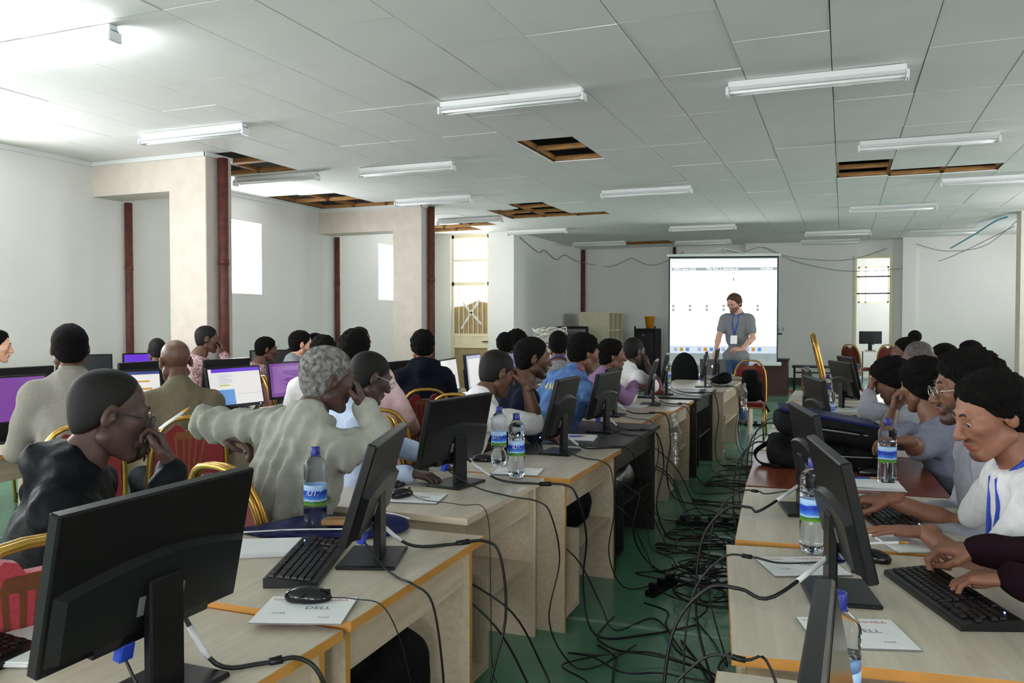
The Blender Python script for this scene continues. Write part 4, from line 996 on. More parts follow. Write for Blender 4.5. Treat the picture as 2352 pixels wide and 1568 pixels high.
# ---- banquet chair, facing +y
_ch = {}
def chair(label, loc, face, kind='red', grp='red banquet chairs with brass frames', z=0.0):
    t = thing('banquet_chair', label, 'chair', (loc[0], loc[1], z), math.radians(face-90), grp)
    if not _ch:
        out = [(-0.205, 0.40), (-0.205, 0.62), (-0.195, 0.78), (-0.165, 0.88), (-0.085, 0.96), (0.085, 0.96), (0.165, 0.88), (0.195, 0.78), (0.205, 0.62), (0.205, 0.40)]
        lean = lambda z: -0.20-0.22*(z-0.40)
        pts = crom([(x, lean(z), z) for x, z in out], 3)
        _ch['bf'] = MB().tube([p+Vector((0, 0.013, 0)) for p in pts], 0.0125, 8).tube([p-Vector((0, 0.013, 0)) for p in pts], 0.0125, 8).mesh('back_frame', M_GOLD)
        inn = [(x*0.93, 0.43+(z-0.40)*0.90) for x, z in out]
        inn = [(x, z) for x, z in inn[:5]]+[(-0.05, 0.925), (-0.03, 0.895), (0.03, 0.895), (0.05, 0.925)]+[(x, z) for x, z in inn[5:]]
        k = len(inn); vs = [(x, lean(z)+d, z) for d in (-0.014, 0.026) for x, z in inn]
        pad = MB().add(vs, [tuple(range(k))[::-1], tuple(range(k, 2*k))]+[(i, (i+1) % k, k+(i+1) % k, k+i) for i in range(k)])
        _ch['bk_red'] = pad.mesh('backrest', M_RED); _ch['bk_pink'] = pad.mesh('backrest', M_PINK)
        orn = MB()
        for x0, x1 in ((-0.075, -0.03), (-0.035, -0.012), (0.0, 0.0), (0.035, 0.012), (0.075, 0.03)):
            a = [(x0-0.007, 0.85), (x0+0.007, 0.85), (x1+0.005, 0.46), (x1-0.005, 0.46)]
            for d in (-0.0155, 0.0275): orn.add([(x, lean(z)+d, z) for x, z in a], [(0, 1, 2, 3)])
        for d in (-0.0155, 0.0275): orn.add([(x, lean(z)+d, z) for x, z in ((-0.09, 0.85), (0.09, 0.85), (0.075, 0.892), (-0.075, 0.892))], [(0, 1, 2, 3)])
        _ch['or'] = orn.mesh('back_ornament', M_GOLDP)
        st = MB(); a = [(-0.21, -0.19), (0.21, -0.19), (0.215, 0.12), (0.19, 0.20), (-0.19, 0.20), (-0.215, 0.12)]; k = len(a)
        vs = [(x, y, 0.405) for x, y in a]+[(x*1.01, y*1.01, 0.44) for x, y in a]+[(x*0.93, y*0.93, 0.462) for x, y in a]
        fs = [tuple(range(k))[::-1], tuple(range(2*k, 3*k))]
        for l in (0, 1): fs += [(l*k+i, l*k+(i+1) % k, (l+1)*k+(i+1) % k, (l+1)*k+i) for i in range(k)]
        st.add(vs, fs); _ch['st_red'] = st.mesh('seat', M_RED); _ch['st_pink'] = st.mesh('seat', M_PINK)
        _ch['sf'] = MB().tube(crom([(-0.2, -0.19, 0.395), (-0.2, 0.15, 0.395), (-0.17, 0.19, 0.395), (0.17, 0.19, 0.395), (0.2, 0.15, 0.395), (0.2, -0.19, 0.395)], 3), 0.012, 6).mesh('seat_frame', M_GOLD)
        for nm, x, y, y2 in (('l1', -0.195, 0.17, 0.20), ('l2', 0.195, 0.17, 0.20), ('l3', -0.205, -0.20, -0.27), ('l4', 0.205, -0.20, -0.27)):
            _ch[nm] = MB().tube([(x, y, 0.40), (x*1.03, y2, 0.0)], 0.0125, 8).mesh('leg', M_GOLD)
        _ch['sr'] = MB().tube([(-0.199, 0.18, 0.2), (-0.207, -0.235, 0.2)], 0.009, 6).tube([(0.199, 0.18, 0.2), (0.207, -0.235, 0.2)], 0.009, 6).mesh('stretcher', M_GOLD)
    link('seat', _ch['st_'+kind], t); b = link('backrest', _ch['bk_'+kind], t); link('back_ornament', _ch['or'], b); link('back_frame', _ch['bf'], t); link('seat_frame', _ch['sf'], t); link('stretcher', _ch['sr'], t)
    for l in ('l1', 'l2', 'l3', 'l4'): link('leg', _ch[l], t)
    return t
# ---- computer tower, front towards -x of its own frame
_tw = {}
def tower(label, loc, rz, z=0.07):
    t = thing('computer_tower', label, 'computer', (loc[0], loc[1], z), math.radians(rz), 'computer towers')
    if not _tw:
        _tw['c'] = MB().box(-0.2, 0.2, -0.085, 0.085, 0, 0.38, bev=0.006).mesh('case', M_TOWER)
        g = MB()
        for i in range(9): g.box(-0.203, -0.2, -0.055, 0.055, 0.05+0.016*i, 0.058+0.016*i)
        for i in range(7): g.box(-0.203, -0.2, -0.06, 0.02, 0.26+0.014*i, 0.266+0.014*i)
        _tw['g'] = g.mesh('grille', M_GRILL); _tw['l'] = MB().box(-0.204, -0.2, 0.05, 0.058, 0.33, 0.338).mesh('power_light', M_LED)
        _tw['s'] = MB().box(-0.203, -0.2, -0.06, 0.06, 0.205, 0.235).mesh('connector_strip', M_METAL)
    link('case', _tw['c'], t); link('grille', _tw['g'], t); link('power_light', _tw['l'], t); link('connector_strip', _tw['s'], t); return t
def cable(label, pts, r=0.0045, m=None, grp=None, sub=6, name='cable', core=None, sleeve=None):
    c = crom(pts, sub); o = MB().tube(c, r, 6).build(name, m or M_CABLE)
    if core is not None: k = int(core*sub); MB().tube(c[k:k+3], r*2.0, 8).build('ferrite_core', M_BLK, o)
    if sleeve is not None: k = int(sleeve*sub); MB().tube(c[k:k+4], r*1.35, 8).build('clear_sleeve', M_CABLEG, o)
    return tag(o, label, 'cable', grp)
def bag(name, label, sdf, m, h=0.012, loc=(0, 0, 0), rz=0, cat='bag', wr=0.006, cut=True, floor=0.0):
    t = thing(name, label, cat, loc, math.radians(rz))
    V, Q = sdf.mesh(h, post=(lambda F, X, Y, Z: np.maximum(F-wr*noise3(X, Y, Z, 26, 3)-wr*0.5*noise3(X, Y, Z, 70, 1), floor-Z)))
    link('bag_body', npm([(V, Q)], 'bag_body', [m]), t); return t
def flatbox(name, label, loc, rz, w, d, th, m, cat, z=0.75, grp=None, tilt=None):
    o = MB().box(-w/2, w/2, -d/2, d/2, 0, th).build(name, m); o.location = (loc[0], loc[1], z); o.rotation_euler = (tilt[0] if tilt else 0, tilt[1] if tilt else 0, math.radians(rz)); return tag(o, label, cat, grp)
def mousepad(label, loc, rz, z=0.75, flip=0):
    t = thing('mouse_pad', label, 'mouse pad', (loc[0], loc[1], z), math.radians(rz), 'printed mouse pads')
    MB().box(-0.115, 0.115, -0.095, 0.095, 0, 0.004).build('pad_base', M_SILV, t)
    MB().box(-0.114, 0.114, -0.094, 0.094, 0.004, 0.0048).build('pad_face', M_PAPER, t)
    for s, x, y, sz, m in (('TOSHIBA', 0.05, 0.07, 0.022, M_INKR), ('TOSHIBA', -0.07, 0.07, 0.018, M_INKR), ('DELL', 0.03, 0.01, 0.03, M_INKB), ('ACER', -0.06, -0.03, 0.014, M_INKB), ('intel', 0.06, -0.055, 0.016, M_INKB)):
        v, f = text_geo(s, sz); MB().add([(a+x, b+y, 0.0051) for a, b, _ in v], f).build('lettering', m, t)
    return t
def papers(label, loc, rz, w=0.21, d=0.3, n=3, z=0.75, grp=None):
    t = thing('paper_stack', label, 'paper', (loc[0], loc[1], z), math.radians(rz), grp)
    for i in range(n):
        o = MB().box(-w/2, w/2, -d/2, d/2, 0, 0.003).build('sheet', M_PAPER, t); o.location = (random.uniform(-.008, .008), random.uniform(-.008, .008), 0.003*i+0.0002*i); o.rotation_euler = (0, 0, random.uniform(-.06, .06))
    return t
_pen = {}
def pen(label, p0, p1, m):
    t = thing('ballpoint_pen', label, 'pen', p0); v = Vector(p1)-Vector(p0)
    MB().tube([(0, 0, 0), v*0.75], 0.0045, 8).build('pen_barrel', m, t); MB().tube([v*0.75, v*0.93], [0.0046, 0.003], 8).build('pen_grip', M_EDGE, t); MB().tube([v*0.93, v], [0.002, 0.0008], 6).build('pen_tip', M_METAL, t); return t
# ================================================================== desks beside the aisle
desk('nearest pale desk under the large dark monitor at lower left', (-1.13, 0.62), 0, 1.09, 0.82, 0.742, -1, 'light', None)
desk('pale desk with orange edges carrying the keyboard and blue cloth bag', (-1.12, 1.73), math.radians(1.5), 0.87, 0.82, 0.756, -1, 'light', None)
desk('pale desk without orange edging, tower standing in its open bay', (-1.31, 2.82), 0, 0.87, 0.82, 0.75, -1, 'pale', 'near')
desk('pale orange-edged desk carrying the squarish monitor', (-1.19, 3.71), 0, 0.98, 0.68, 0.752, -1, 'light', 'near')
desk('dark brown desk with a grey top in the left aisle row', (-1.21, 4.72), 0, 1.18, 0.66, 0.75, -1, 'dark', 'near')
desk('pale desk with clear plastic hanging over its end', (-1.36, 5.93), 0, 0.79, 0.66, 0.75, -1, 'light', None)
desk('pale desk just before the second dark desk', (-1.29, 6.76), 0, 1.06, 0.66, 0.75, -1, 'light', 'near')
desk('second dark desk, farther along the left aisle row', (-1.25, 7.9), 0, 1.1, 0.66, 0.762, -1, 'dark', 'near')
desk('last pale desk of the left aisle row before the red chair', (-1.15, 9.05), 0, 1.42, 0.8, 0.75, -1, 'pale', 'near')
desk('pale desk at the bottom right edge under the edge-on monitor', (-0.17, 0.7), math.radians(4), 1.13, 0.8, 0.735, 1, 'light', None)
desk('pale desk with the large keyboard at lower right', (-0.225, 1.89), math.radians(8), 0.94, 0.82, 0.75, 1, 'light', 'near')
desk('pale desk under the second monitor of the right row', (-0.335, 2.89), math.radians(4), 0.94, 0.82, 0.752, 1, 'light', 'far')
desk('reddish brown desk carrying the pile of black bags', (-0.405, 3.87), math.radians(2.5), 1.05, 0.84, 0.75, 1, 'red', 'near')
desk('pale desk behind the bags in the right row', (-0.44, 4.97), math.radians(1), 1.0, 0.84, 0.75, 1, 'light', 'near')
desk('pale desk with two bottles in the right row', (-0.46, 6.02), math.radians(1), 1.0, 0.84, 0.75, 1, 'light', 'near')
desk('pale desk near the far end of the right row', (-0.47, 7.07), 0, 1.0, 0.84, 0.75, 1, 'light', 'near')
desk('farthest pale desk of the right row', (-0.47, 8.12), 0, 1.2, 0.84, 0.75, 1, 'light', 'near')
# middle and wall rows on the left
desk('pale desk in the middle row with the purple screen', (-4.35, 2.5), 0, 1.35, 0.75, 0.75, -1, 'light', None)
desk('pale desk in the middle row with the split screen', (-4.2, 3.9), 0, 1.0, 0.75, 0.75, -1, 'light', None)
desk('pale desk in the middle row with the white editor screen', (-3.9, 4.95), 0, 1.2, 0.75, 0.75, -1, 'light', None)
desk('brown desk in the middle row by the man in the dark hooded top', (-2.95, 5.85), 0, 1.45, 0.75, 0.75, -1, 'red', None)
desk('brown desk in the middle row behind the empty red chairs', (-2.9, 7.35), 0, 0.85, 0.75, 0.75, -1, 'red', None)
desk('pale desk behind the middle row, nearest the left edge', (-5.95, 3.7), 0, 1.2, 0.75, 0.75, 1, 'light', None)
desk('pale desk behind the middle row under two dark monitors', (-5.7, 4.95), 0, 1.3, 0.75, 0.75, 1, 'light', None)
desk('pale desk behind the middle row with papers on it', (-4.8, 6.3), 0, 1.3, 0.75, 0.75, 1, 'light', None)
desk('pale desk by the left wall under the violet screen', (-6.55, 5.75), 0, 1.2, 0.7, 0.75, -1, 'light', None)
desk('pale desk by the left wall beyond the nearer column', (-5.75, 7.6), 0, 1.3, 0.7, 0.75, -1, 'light', None)
# ================================================================== monitors
monitor('large dark monitor seen from behind at lower left', (-1.295, 1.278), 0, z=0.742, tilt=12, lift=0.02)
monitor('monitor turned nearly edge-on behind the nearest keyboard', (-1.355, 2.21), 19, z=0.756, tilt=17, led=False)
monitor('monitor in front of the man in the white shirt', (-1.64, 3.40), -8, tilt=12)
monitor('squarish black monitor beside the three bottles', (-1.48, 4.42), 0, 'square', tilt=14, z=0.752, vga=False)
monitor('monitor on the dark desk in front of the denim jacket', (-1.50, 5.40), -2, tilt=14)
monitor('monitor in front of the purple shirt', (-1.68, 6.3), 0, 'small', tilt=10)
monitor('thin monitor edge-on on the pale desk, left of a twin', (-1.58, 7.25), 9, tilt=16)
monitor('thin monitor edge-on on the second dark desk', (-1.66, 8.25), 9, tilt=12, z=0.762)
monitor('thin monitor left of the presenter laptop', (-1.46, 9.45), 8, tilt=14)
monitor('farthest thin monitor in front of the red presenter chair', (-1.40, 10.1), 5, tilt=8)
monitor('edge-on monitor rising from the bottom edge at right', (0.0, 0.97), 179, z=0.735, tilt=10)
monitor('large monitor seen from behind at lower right', (0.0, 2.42), 191, z=0.75, tilt=13)
monitor('second monitor of the right row, behind the nearest one', (-0.12, 3.42), 193, z=0.752, tilt=10)
monitor('grey monitor behind the navy folder in the right row', (-0.14, 5.25), 194, tilt=9)
monitor('monitor beside the two bottles in the right row', (-0.22, 6.15), 186, tilt=8)
monitor('monitor with a pale top edge in the right row', (-0.24, 6.85), 184, 'small', tilt=8)
monitor('thin monitor leaning among the gilt chair backs', (0.02, 7.5), 200, tilt=14)
monitor('farthest thin monitor of the right row', (0.06, 8.5), 196, tilt=12)
monitor('monitor standing behind the seated people at the right edge', (1.95, 6.6), 250, tilt=6, z=0.75, screen='off')
G2 = 'monitors of the left rows'
monitor('purple screen at the left edge of the photo', (-4.78, 3.55), 168, screen='purple', grp=G2, tilt=8)
monitor('screen split between navy text and a pale page', (-4.55, 4.25), 160, screen='split', grp=G2, tilt=8)
monitor('white editor screen with a light blue window', (-4.2, 4.95), 172, screen='editor', grp=G2, tilt=12)
monitor('purple terminal screen full of text lines', (-4.25, 5.7), 168, screen='term', grp=G2, tilt=8)
monitor('dark monitor back right behind the purple screen', (-5.55, 4.25), -5, grp=G2, tilt=5)
monitor('dark monitor back above the split screen', (-5.35, 5.2), 0, grp=G2, tilt=5)
monitor('dark monitor back with a silver sticker, left of the editor screen', (-5.05, 5.85), -8, grp=G2, tilt=5)
monitor('dark monitor back left of the purple terminal', (-4.35, 6.55), -10, grp=G2, tilt=5)
monitor('small dark monitor by the wall left of the violet screen', (-7.0, 6.05), 150, screen='off', grp=G2, tilt=5)
monitor('violet screen by the left wall', (-6.75, 6.62), 152, screen='violet', grp=G2, tilt=5)
monitor('dark reflecting monitor right of the nearer column', (-6.1, 7.8), 150, screen='off', grp=G2, tilt=5)
monitor('dark monitor by the wall behind the bearded man', (-6.15, 8.55), 150, screen='off', grp=G2, tilt=5)
monitor('dark monitor back left of the man in the dark hooded top', (-3.45, 6.15), -5, grp=G2, tilt=5)
monitor('tall white and purple screen beside the man in the dark hooded top', (-3.25, 6.6), 190, screen='docp', grp=G2, tilt=8)
monitor('pale grey document screen before the broken door', (-3.22, 7.05), 184, 'square', screen='doc', grp=G2, tilt=6)
monitor('blue screen behind the curly haired pair', (-3.3, 7.9), 165, screen='blue', grp=G2, tilt=6)
# ================================================================== things on the near desks
keyboard('keyboard lying across the near left desk', (-1.50, 2.09), 112, 0.756, True)
keyboard('keyboard under the typing hand at lower right', (0.265, 2.47), -70, 0.75, True)
keyboard('keyboard behind the monitor of the white shirt man', (-1.94, 3.42), 100)
keyboard('keyboard left of the squarish monitor', (-1.69, 4.50), 112, 0.752)
keyboard('keyboard in front of the man in the white buttoned shirt', (0.16, 3.38), -76, 0.752)
keyboard('keyboard on the pale desk next to the dark one', (-1.88, 6.3), 95)
keyboard('keyboard beside the far bottles of the right row', (0.14, 6.6), -85)
keyboard('keyboard half hidden at the lower left corner', (-1.75, 1.12), 96, 0.742)
mousepad('silvery printed mouse pad overlapping two desks at left', (-1.265, 1.745), 20, 0.759)
mouse('glossy black mouse on the pad at lower left', (-1.295, 1.80), 22, 0.765, [(-1.17, 1.83, 0.775), (-1.10, 1.86, 0.75), (-1.06, 1.9, 0.6), (-1.05, 1.95, 0.35), (-1.06, 2.0, 0.12), (-1.0, 2.1, 0.01)])
mousepad('white printed mouse pad at the bottom right', (0.035, 2.12), 17, 0.751)
mousepad('printed mouse pad behind the tall bottle at right', (-0.11, 2.64), 24, 0.751)
mousepad('printed mouse pad partly under the monitor of the white shirt man', (-1.66, 3.06), 12, 0.751)
mousepad('printed mouse pad under the two front bottles', (-1.48, 3.78), 10, 0.753)
mouse('black mouse by the monitor of the white shirt man', (-1.72, 3.05), 80, 0.757, [(-1.6, 3.0, 0.765), (-1.42, 3.0, 0.757), (-1.3, 2.98, 0.74), (-1.27, 2.95, 0.45), (-1.26, 2.96, 0.1), (-1.2, 3.05, 0.01)])
mouse('black mouse beside the pen on the reddish desk', (0.13, 4.35), 160, 0.751)
mouse('black mouse under the white shirt man\'s hand', (-1.76, 4.0), 20, 0.753)
mouse('black mouse at the far end of the lower right keyboard', (0.09, 2.80), 150, 0.75)
papers('stack of white sheets on the near left desk', (-1.73, 2.17), 118, 0.17, 0.24, 5, 0.757)
papers('white sheets at the lower left edge', (-1.78, 1.36), 20, 0.2, 0.28, 4, 0.743)
papers('open notebook in front of the man in the white buttoned shirt', (0.20, 3.05), 20, 0.15, 0.24, 3, 0.753)
papers('white notebook beside the bottle on the reddish desk', (0.12, 4.05), 5, 0.26, 0.2, 5, 0.751)
papers('white sheets on the dark desk', (-1.58, 5.0), 100, 0.2, 0.28, 4, 0.751)
papers('white sheets on the desk by the purple shirt', (-1.72, 7.05), 90, 0.25, 0.3, 3, 0.751)
papers('white sheets on the wall-side desk with papers', (-4.4, 6.75), 60, 0.4, 0.3, 5, 0.751)
papers('white sheets in the middle of the right row', (0.05, 5.9), 10, 0.3, 0.3, 4, 0.751)
papers('white sheets near the far end of the right row', (0.1, 7.35), 0, 0.3, 0.3, 4, 0.751)
# bottles
def bz(px, py, z=0.75): return on_z(px, py, z)
for (px, py, z, rz, cap, fill, lab) in [(725, 1226, .757, 25, 1, .1, 'tall water bottle behind the near left keyboard'), (1146, 1068, .752, 5, 1, .1, 'left one of the two water bottles standing close together'),
    (1186, 1096, .756, 30, 1, .2, 'right one of the two water bottles standing close together'), (1206, 1000, .751, 0, 0, .1, 'open water bottle without a cap behind the pair'),
    (1866, 1268, .755, 120, 1, .2, 'water bottle half hidden by the lower right monitor'), (2037, 1113, .752, 160, 1, .2, 'water bottle in front of the man in the white buttoned shirt'),
    (1900, 945, .75, 90, 1, .1, 'farther of the two bottles behind the grey monitor'), (1903, 985, .75, 60, 1, .2, 'nearer of the two bottles behind the grey monitor'),
    (1533, 893, .762, 30, 1, .2, 'water bottle on the second dark desk'),
    (652, 893, .75, 0, 1, .1, 'water bottle in front of the purple terminal')]:
    p = bz(px, py, z); bottle(lab, p, z, rz, bool(cap), fill)
bottle('water bottle cut by the bottom edge behind the edge-on monitor', (-0.005, 1.50), 0.736, 140, True, 0.2)
bottle('blurred water bottle at the lower left corner', (-1.62, 0.98), 0.743, 30, True, 0.2)
bottle('water bottle beside the presenter laptop', (-1.72, 11.4), 0.76, 0, True, 0.1)
# towers
tower('computer tower in the bay of the pale desk', (-1.62, 2.99), 180, 0.07)
tower('computer tower under the bottom right desk', (0.1, 2.05), 8, 0.07)
tower('computer tower deep in the dark desk', (-1.55, 4.9), 180, 0.07)
bottle('water bottle by the far laptop of the right row', (0.14, 9.1), 0.751, 60, True, 0.1)
bottle('water bottle right of the editor screen', (-4.33, 5.32), 0.751, 0, True, 0.2)
bottle('water bottle beside the pale grey document screen', (-3.3, 7.45), 0.751, 0, True, 0.1)
# ================================================================== the people
C_ = {}
def col(n, *a, **k): return cloth('cloth_'+n, *a, **k)
K_JACK = col('black_jacket', srgb(17, 18, 22), rough=0.55, bscale=40, bump=0.3); K_GREYC = col('grey_check', srgb(150, 144, 136), scale=220, col2=srgb(128, 122, 116)); K_OLIVE = col('olive', srgb(104, 96, 78)); K_LGREY = col('light_grey_jacket', srgb(152, 151, 142))
K_LBLUE = col('pale_blue', srgb(184, 196, 224)); K_PINKC = col('pale_pink', srgb(214, 182, 184)); K_NAVYC = col('navy_hoodie', srgb(18, 22, 32)); K_WHITE = col('white_cotton', srgb(226, 224, 226)); K_DNAVY = col('dark_navy', srgb(20, 25, 42))
K_MARL = col('grey_marl', srgb(96, 94, 98), scale=60, col2=srgb(150, 148, 150), stretch=(1, 1, 5)); K_DENIM = col('denim', srgb(62, 88, 136), scale=14, col2=srgb(98, 132, 184)); K_PURP = col('purple', srgb(140, 108, 146)); K_PLAID = col('red_plaid', srgb(110, 48, 52), scale=60, col2=srgb(190, 170, 172))
K_SWEAT = col('blue_grey_sweat', srgb(118, 120, 138)); K_PGREY = col('pale_grey_knit', srgb(160, 160, 170)); K_MAROON = col('maroon_knit', srgb(34, 17, 25), scale=60); K_MGREY = col('mid_grey_tee', srgb(130, 132, 136)); K_BLUE = col('royal_blue', srgb(58, 84, 150)); K_BLACK = col('black_cotton', srgb(15, 15, 18)); K_BROWN = col('brown_knit', srgb(92, 70, 60)); K_TEAL = col('slate', srgb(90, 100, 112))
def V3(*a): return np.array(a, float)
def hp(px, py, t): return np.array(px2w(px, py, t))
def fwd(a): return np.array((math.cos(math.radians(a)), math.sin(math.radians(a)), 0))
def sit(label, hd, body, look, shirt, lean=0.16, side=0.0, pz=0.56, chairlab=None, ck='red', pel=None, cat_=None, **k):
    Hc = hp(*hd) if hd[0] > 5 or hd[0] < -5 else np.array(hd, float); f = fwd(body); r = np.array((f[1], -f[0], 0))
    P = Hc-f*lean+r*side; P[2] = pz
    if pel is not None: P = np.array((pel[0], pel[1], pz))
    o = person(label, P, body, Hc, look, shirt, **k)
    c = P+f*0.05
    if cat_: c, body = np.array(cat_[:2]), cat_[2]
    chair(chairlab or ('red chair occupied by the '+' '.join(label.split()[:11])), (c[0], c[1]), body, ck)
    return o
def on_desk(px, py, z=0.785): return np.array(on_z(px, py, z))
# ---- left aisle row
h1 = hp(252, 948, 2.42)
sit('man in a black jacket with glasses and a hand at his mouth', (252, 948, 2.42), 38, (56, -14, 0), K_JACK, 0.20, sk='deep', hair='buzzrec', hairm='shave', lod=0, hood=True, wr=0.007, glasses='dark', ck='pink', cat_=(-2.10, 1.53, 160), chairlab='rose pink chair at the lower left edge', cloth_name='jacket',
    armR=dict(hand=h1+fwd(56)*0.135+V3(0, 0, -0.085), dir=(-0.35, -0.15, 0.95), norm=(0.6, 0.8, 0.1), pose='chin', hint=(0.3, -0.2, -1)))
h4 = hp(752, 868, 3.25)
sit('grey haired man in a light grey jacket leaning on his hand', (752, 868, 3.25), 78, (58, -10, 6), K_LGREY, 0.12, -0.16, sk='deep', hair='buzz', hairm='grey', lod=0, wr=0.008, fold=0.012, collar=True, girth=1.06, cloth_name='jacket', chairlab='red chair under the elbow of the grey haired man',
    armR=dict(hand=h4+fwd(45)*0.115+V3(0, 0, -0.04), dir=(-0.35, -0.05, 0.9), norm=(0.75, 0.6, 0.1), pose='relax', elbow=hp(868, 1000, 3.25)), armL=dict(hand=hp(560, 1010, 3.35), elbow=hp(474, 968, 3.35), dir=(0.6, 0.2, -0.2)))
sit('man in a pale blue shirt with thin glasses looking down', (850, 866, 4.15), 50, (55, -22, 0), K_LBLUE, 0.16, sk='deep', hair='buzz', hairm='shave', lod=1, glasses='metal', collar=True, armR=dict(hand=(-1.75, 3.35, 0.79), dir=(0.9, 0.2, -0.1), pose='type'), armL=dict(hand=(-1.8, 3.75, 0.79), dir=(0.9, 0.2, -0.1)))
h8 = hp(1142, 855, 4.75)
sit('man in a white shirt resting his forehead on his hand', (1142, 855, 4.75), 42, (52, -20, 0), K_WHITE, 0.36, sk='dark', hair='buzz', hairm='shave', lod=0, collar=True, sleeve='elbow', armR=dict(hand=h8+fwd(30)*0.125+V3(0, 0, -0.0), dir=(-0.5, 0.1, 0.7), norm=(0.85, 0.3, 0.45), pose='relax', elbow=hp(1232, 975, 4.75)), armL=dict(hand=(-1.72, 4.5, 0.79), dir=(0.9, 0.1, 0)))
sit('bearded man in a dark top looking towards the screen', (1224, 822, 5.25), 35, (36, -5, 0), K_DNAVY, 0.30, sk='dark', hair='short', lod=0, beard=2, lanyard=1, armR=dict(hand=(-1.62, 4.75, 0.79), dir=(0.9, 0.2, -0.1), pose='type'))
h13 = hp(1342, 810, 5.9)
_, JACKET = sit('man in a denim jacket with yellow lettering on the back', (1342, 810, 5.9), 62, (48, -14, 0), K_DENIM, 0.28, -0.12, sk='brown', hair='curly', lod=0, collar=True, cloth_name='denim_jacket', wr=0.006, armR=dict(hand=on_desk(1330, 932, 0.80), dir=(0.8, -0.4, -0.1), pose='type'))
sit('man in a purple shirt typing', (1406, 816, 6.95), 40, (32, -4, 0), K_PURP, 0.34, sk='brown', hair='curly', lod=1, collar=True, beard=0, armR=dict(hand=hp(1480, 886, 7.2), dir=(0.9, 0.3, -0.1), pose='type'))
h15 = hp(1456, 806, 7.75)
_, POLO = sit('man in a white polo shirt with a red cuff stripe', (1456, 806, 7.75), 55, (55, -8, 0), K_WHITE, 0.28, sk='deep', hair='buzz', hairm='shave', lod=1, sleeve='short', collar=True, armR=dict(hand=h15+fwd(40)*0.12+V3(0, 0, -0.06), dir=(-0.3, 0, 1), norm=(0.8, 0.5, 0), pose='chin', hint=(0.5, -0.3, -1)))
for sd in ('R', 'L'):
    s_, e_, *_r = POLO['arms'][sd]; d_ = unit(e_-s_); c_ = s_+(e_-s_)*0.62+d_*0.032; a_ = unit(np.cross(d_, (0.3, 0.2, 0.9))); b_ = np.cross(d_, a_)
    ro = [o for o in bpy.data.objects if o.get('label', '').startswith('man in a white polo')][0]
    MB().tube([tuple(c_+(a_*math.cos(k*PI/8)+b_*math.sin(k*PI/8))*0.066-POLO['O']) for k in range(16)], 0.007, 6, closed=True).build('red_cuff', mat('red_trim', srgb(170, 24, 34), 0.8), ro)
# ---- middle row, backs to the camera
sit('man in a grey checked shirt seen from behind', (160, 800, 4.45), 148, (146, -4, 0), K_GREYC, 0.1, sk='dark', hair='short', lod=1, collar=True, wr=0.006, girth=1.08, eyes=False)
sit('bald man in an olive shirt seen from behind', (402, 830, 4.85), 145, (152, -10, 0), K_OLIVE, 0.12, sk='dark', hair=None, lod=1, collar=True, eyes=False)
sit('man in a pink shirt with wavy black hair', (815, 805, 5.3), 112, (108, -8, 0), K_PINKC, 0.12, 0.20, sk='brown', hair='curly', lod=1, collar=True, girth=1.05, eyes=False)
sit('man with dark curls behind the grey haired man', (742, 812, 6.1), 120, (125, -8, 0), K_WHITE, 0.1, sk='brown', hair='curly', lod=2, eyes=False)
sit('man in a dark navy hooded top seen from behind', (970, 796, 6.7), 122, (124, -8, 0), K_NAVYC, 0.1, sk='tan', hair='curly', lod=1, hood=True, eyes=False, lanyard=1)
sit('person with short black hair before the white cable heap', (1160, 792, 9.0), 115, (118, -6, 0), K_TEAL, 0.1, sk='dark', hair='curly', lod=2, eyes=False)
sit('person with a large afro behind the bearded man', (1187, 790, 9.7), 110, (112, -4, 0), K_LBLUE, 0.1, sk='dark', hair='bigafro', lod=2, eyes=False)
sit('man in a grey marl jumper with a blue lanyard seen from behind', (1282, 792, 7.75), 112, (112, -4, 0), K_MARL, 0.1, sk='dark', hair='short', lod=1, eyes=False, lanyard=1)
# ---- far rows on the left, facing the aisle
sit('fair skinned man at the very left edge in profile', (-8, 795, 6.9), 45, (48, -8, 0), K_TEAL, 0.1, sk='light', hair='curly', hairm='black', lod=1)
h17 = hp(476, 778, 8.0)
sit('shaven headed man with his hand over his mouth before the column', (476, 778, 8.0), 45, (48, -8, 0), K_PLAID, 0.12, sk='dark', hair='buzz', hairm='shave', lod=1, armR=dict(hand=h17+fwd(40)*0.13+V3(0, 0, -0.07), dir=(-0.3, 0, 1), norm=(0.7, 0.6, 0), pose='relax', hint=(0.5, -0.3, -1)))
sit('person whose dark head shows above the split screen', (361, 805, 8.4), 140, (140, -8, 0), K_LBLUE, 0.1, sk='dark', hair='buzz', hairm='shave', lod=2, eyes=False)
sit('person in a red plaid shirt left of a dark monitor', (612, 802, 8.7), 50, (52, -10, 0), K_PLAID, 0.12, sk='dark', hair='short', lod=1)
sit('bearded fair man in a grey shirt in the far left row', (692, 790, 8.0), 52, (50, -6, 0), K_MGREY, 0.1, sk='light', hair='short', lod=1, beard=2, collar=True)
sit('man whose head shows right of the pink shirt man', (828, 776, 9.3), 55, (50, -8, 0), K_TEAL, 0.1, sk='dark', hair='buzz', hairm='shave', lod=2, eyes=False)
sit('person mostly hidden behind the dark curls', (726, 790, 9.9), 60, (60, -8, 0), K_BLACK, 0.1, sk='dark', hair='short', lod=2, eyes=False)
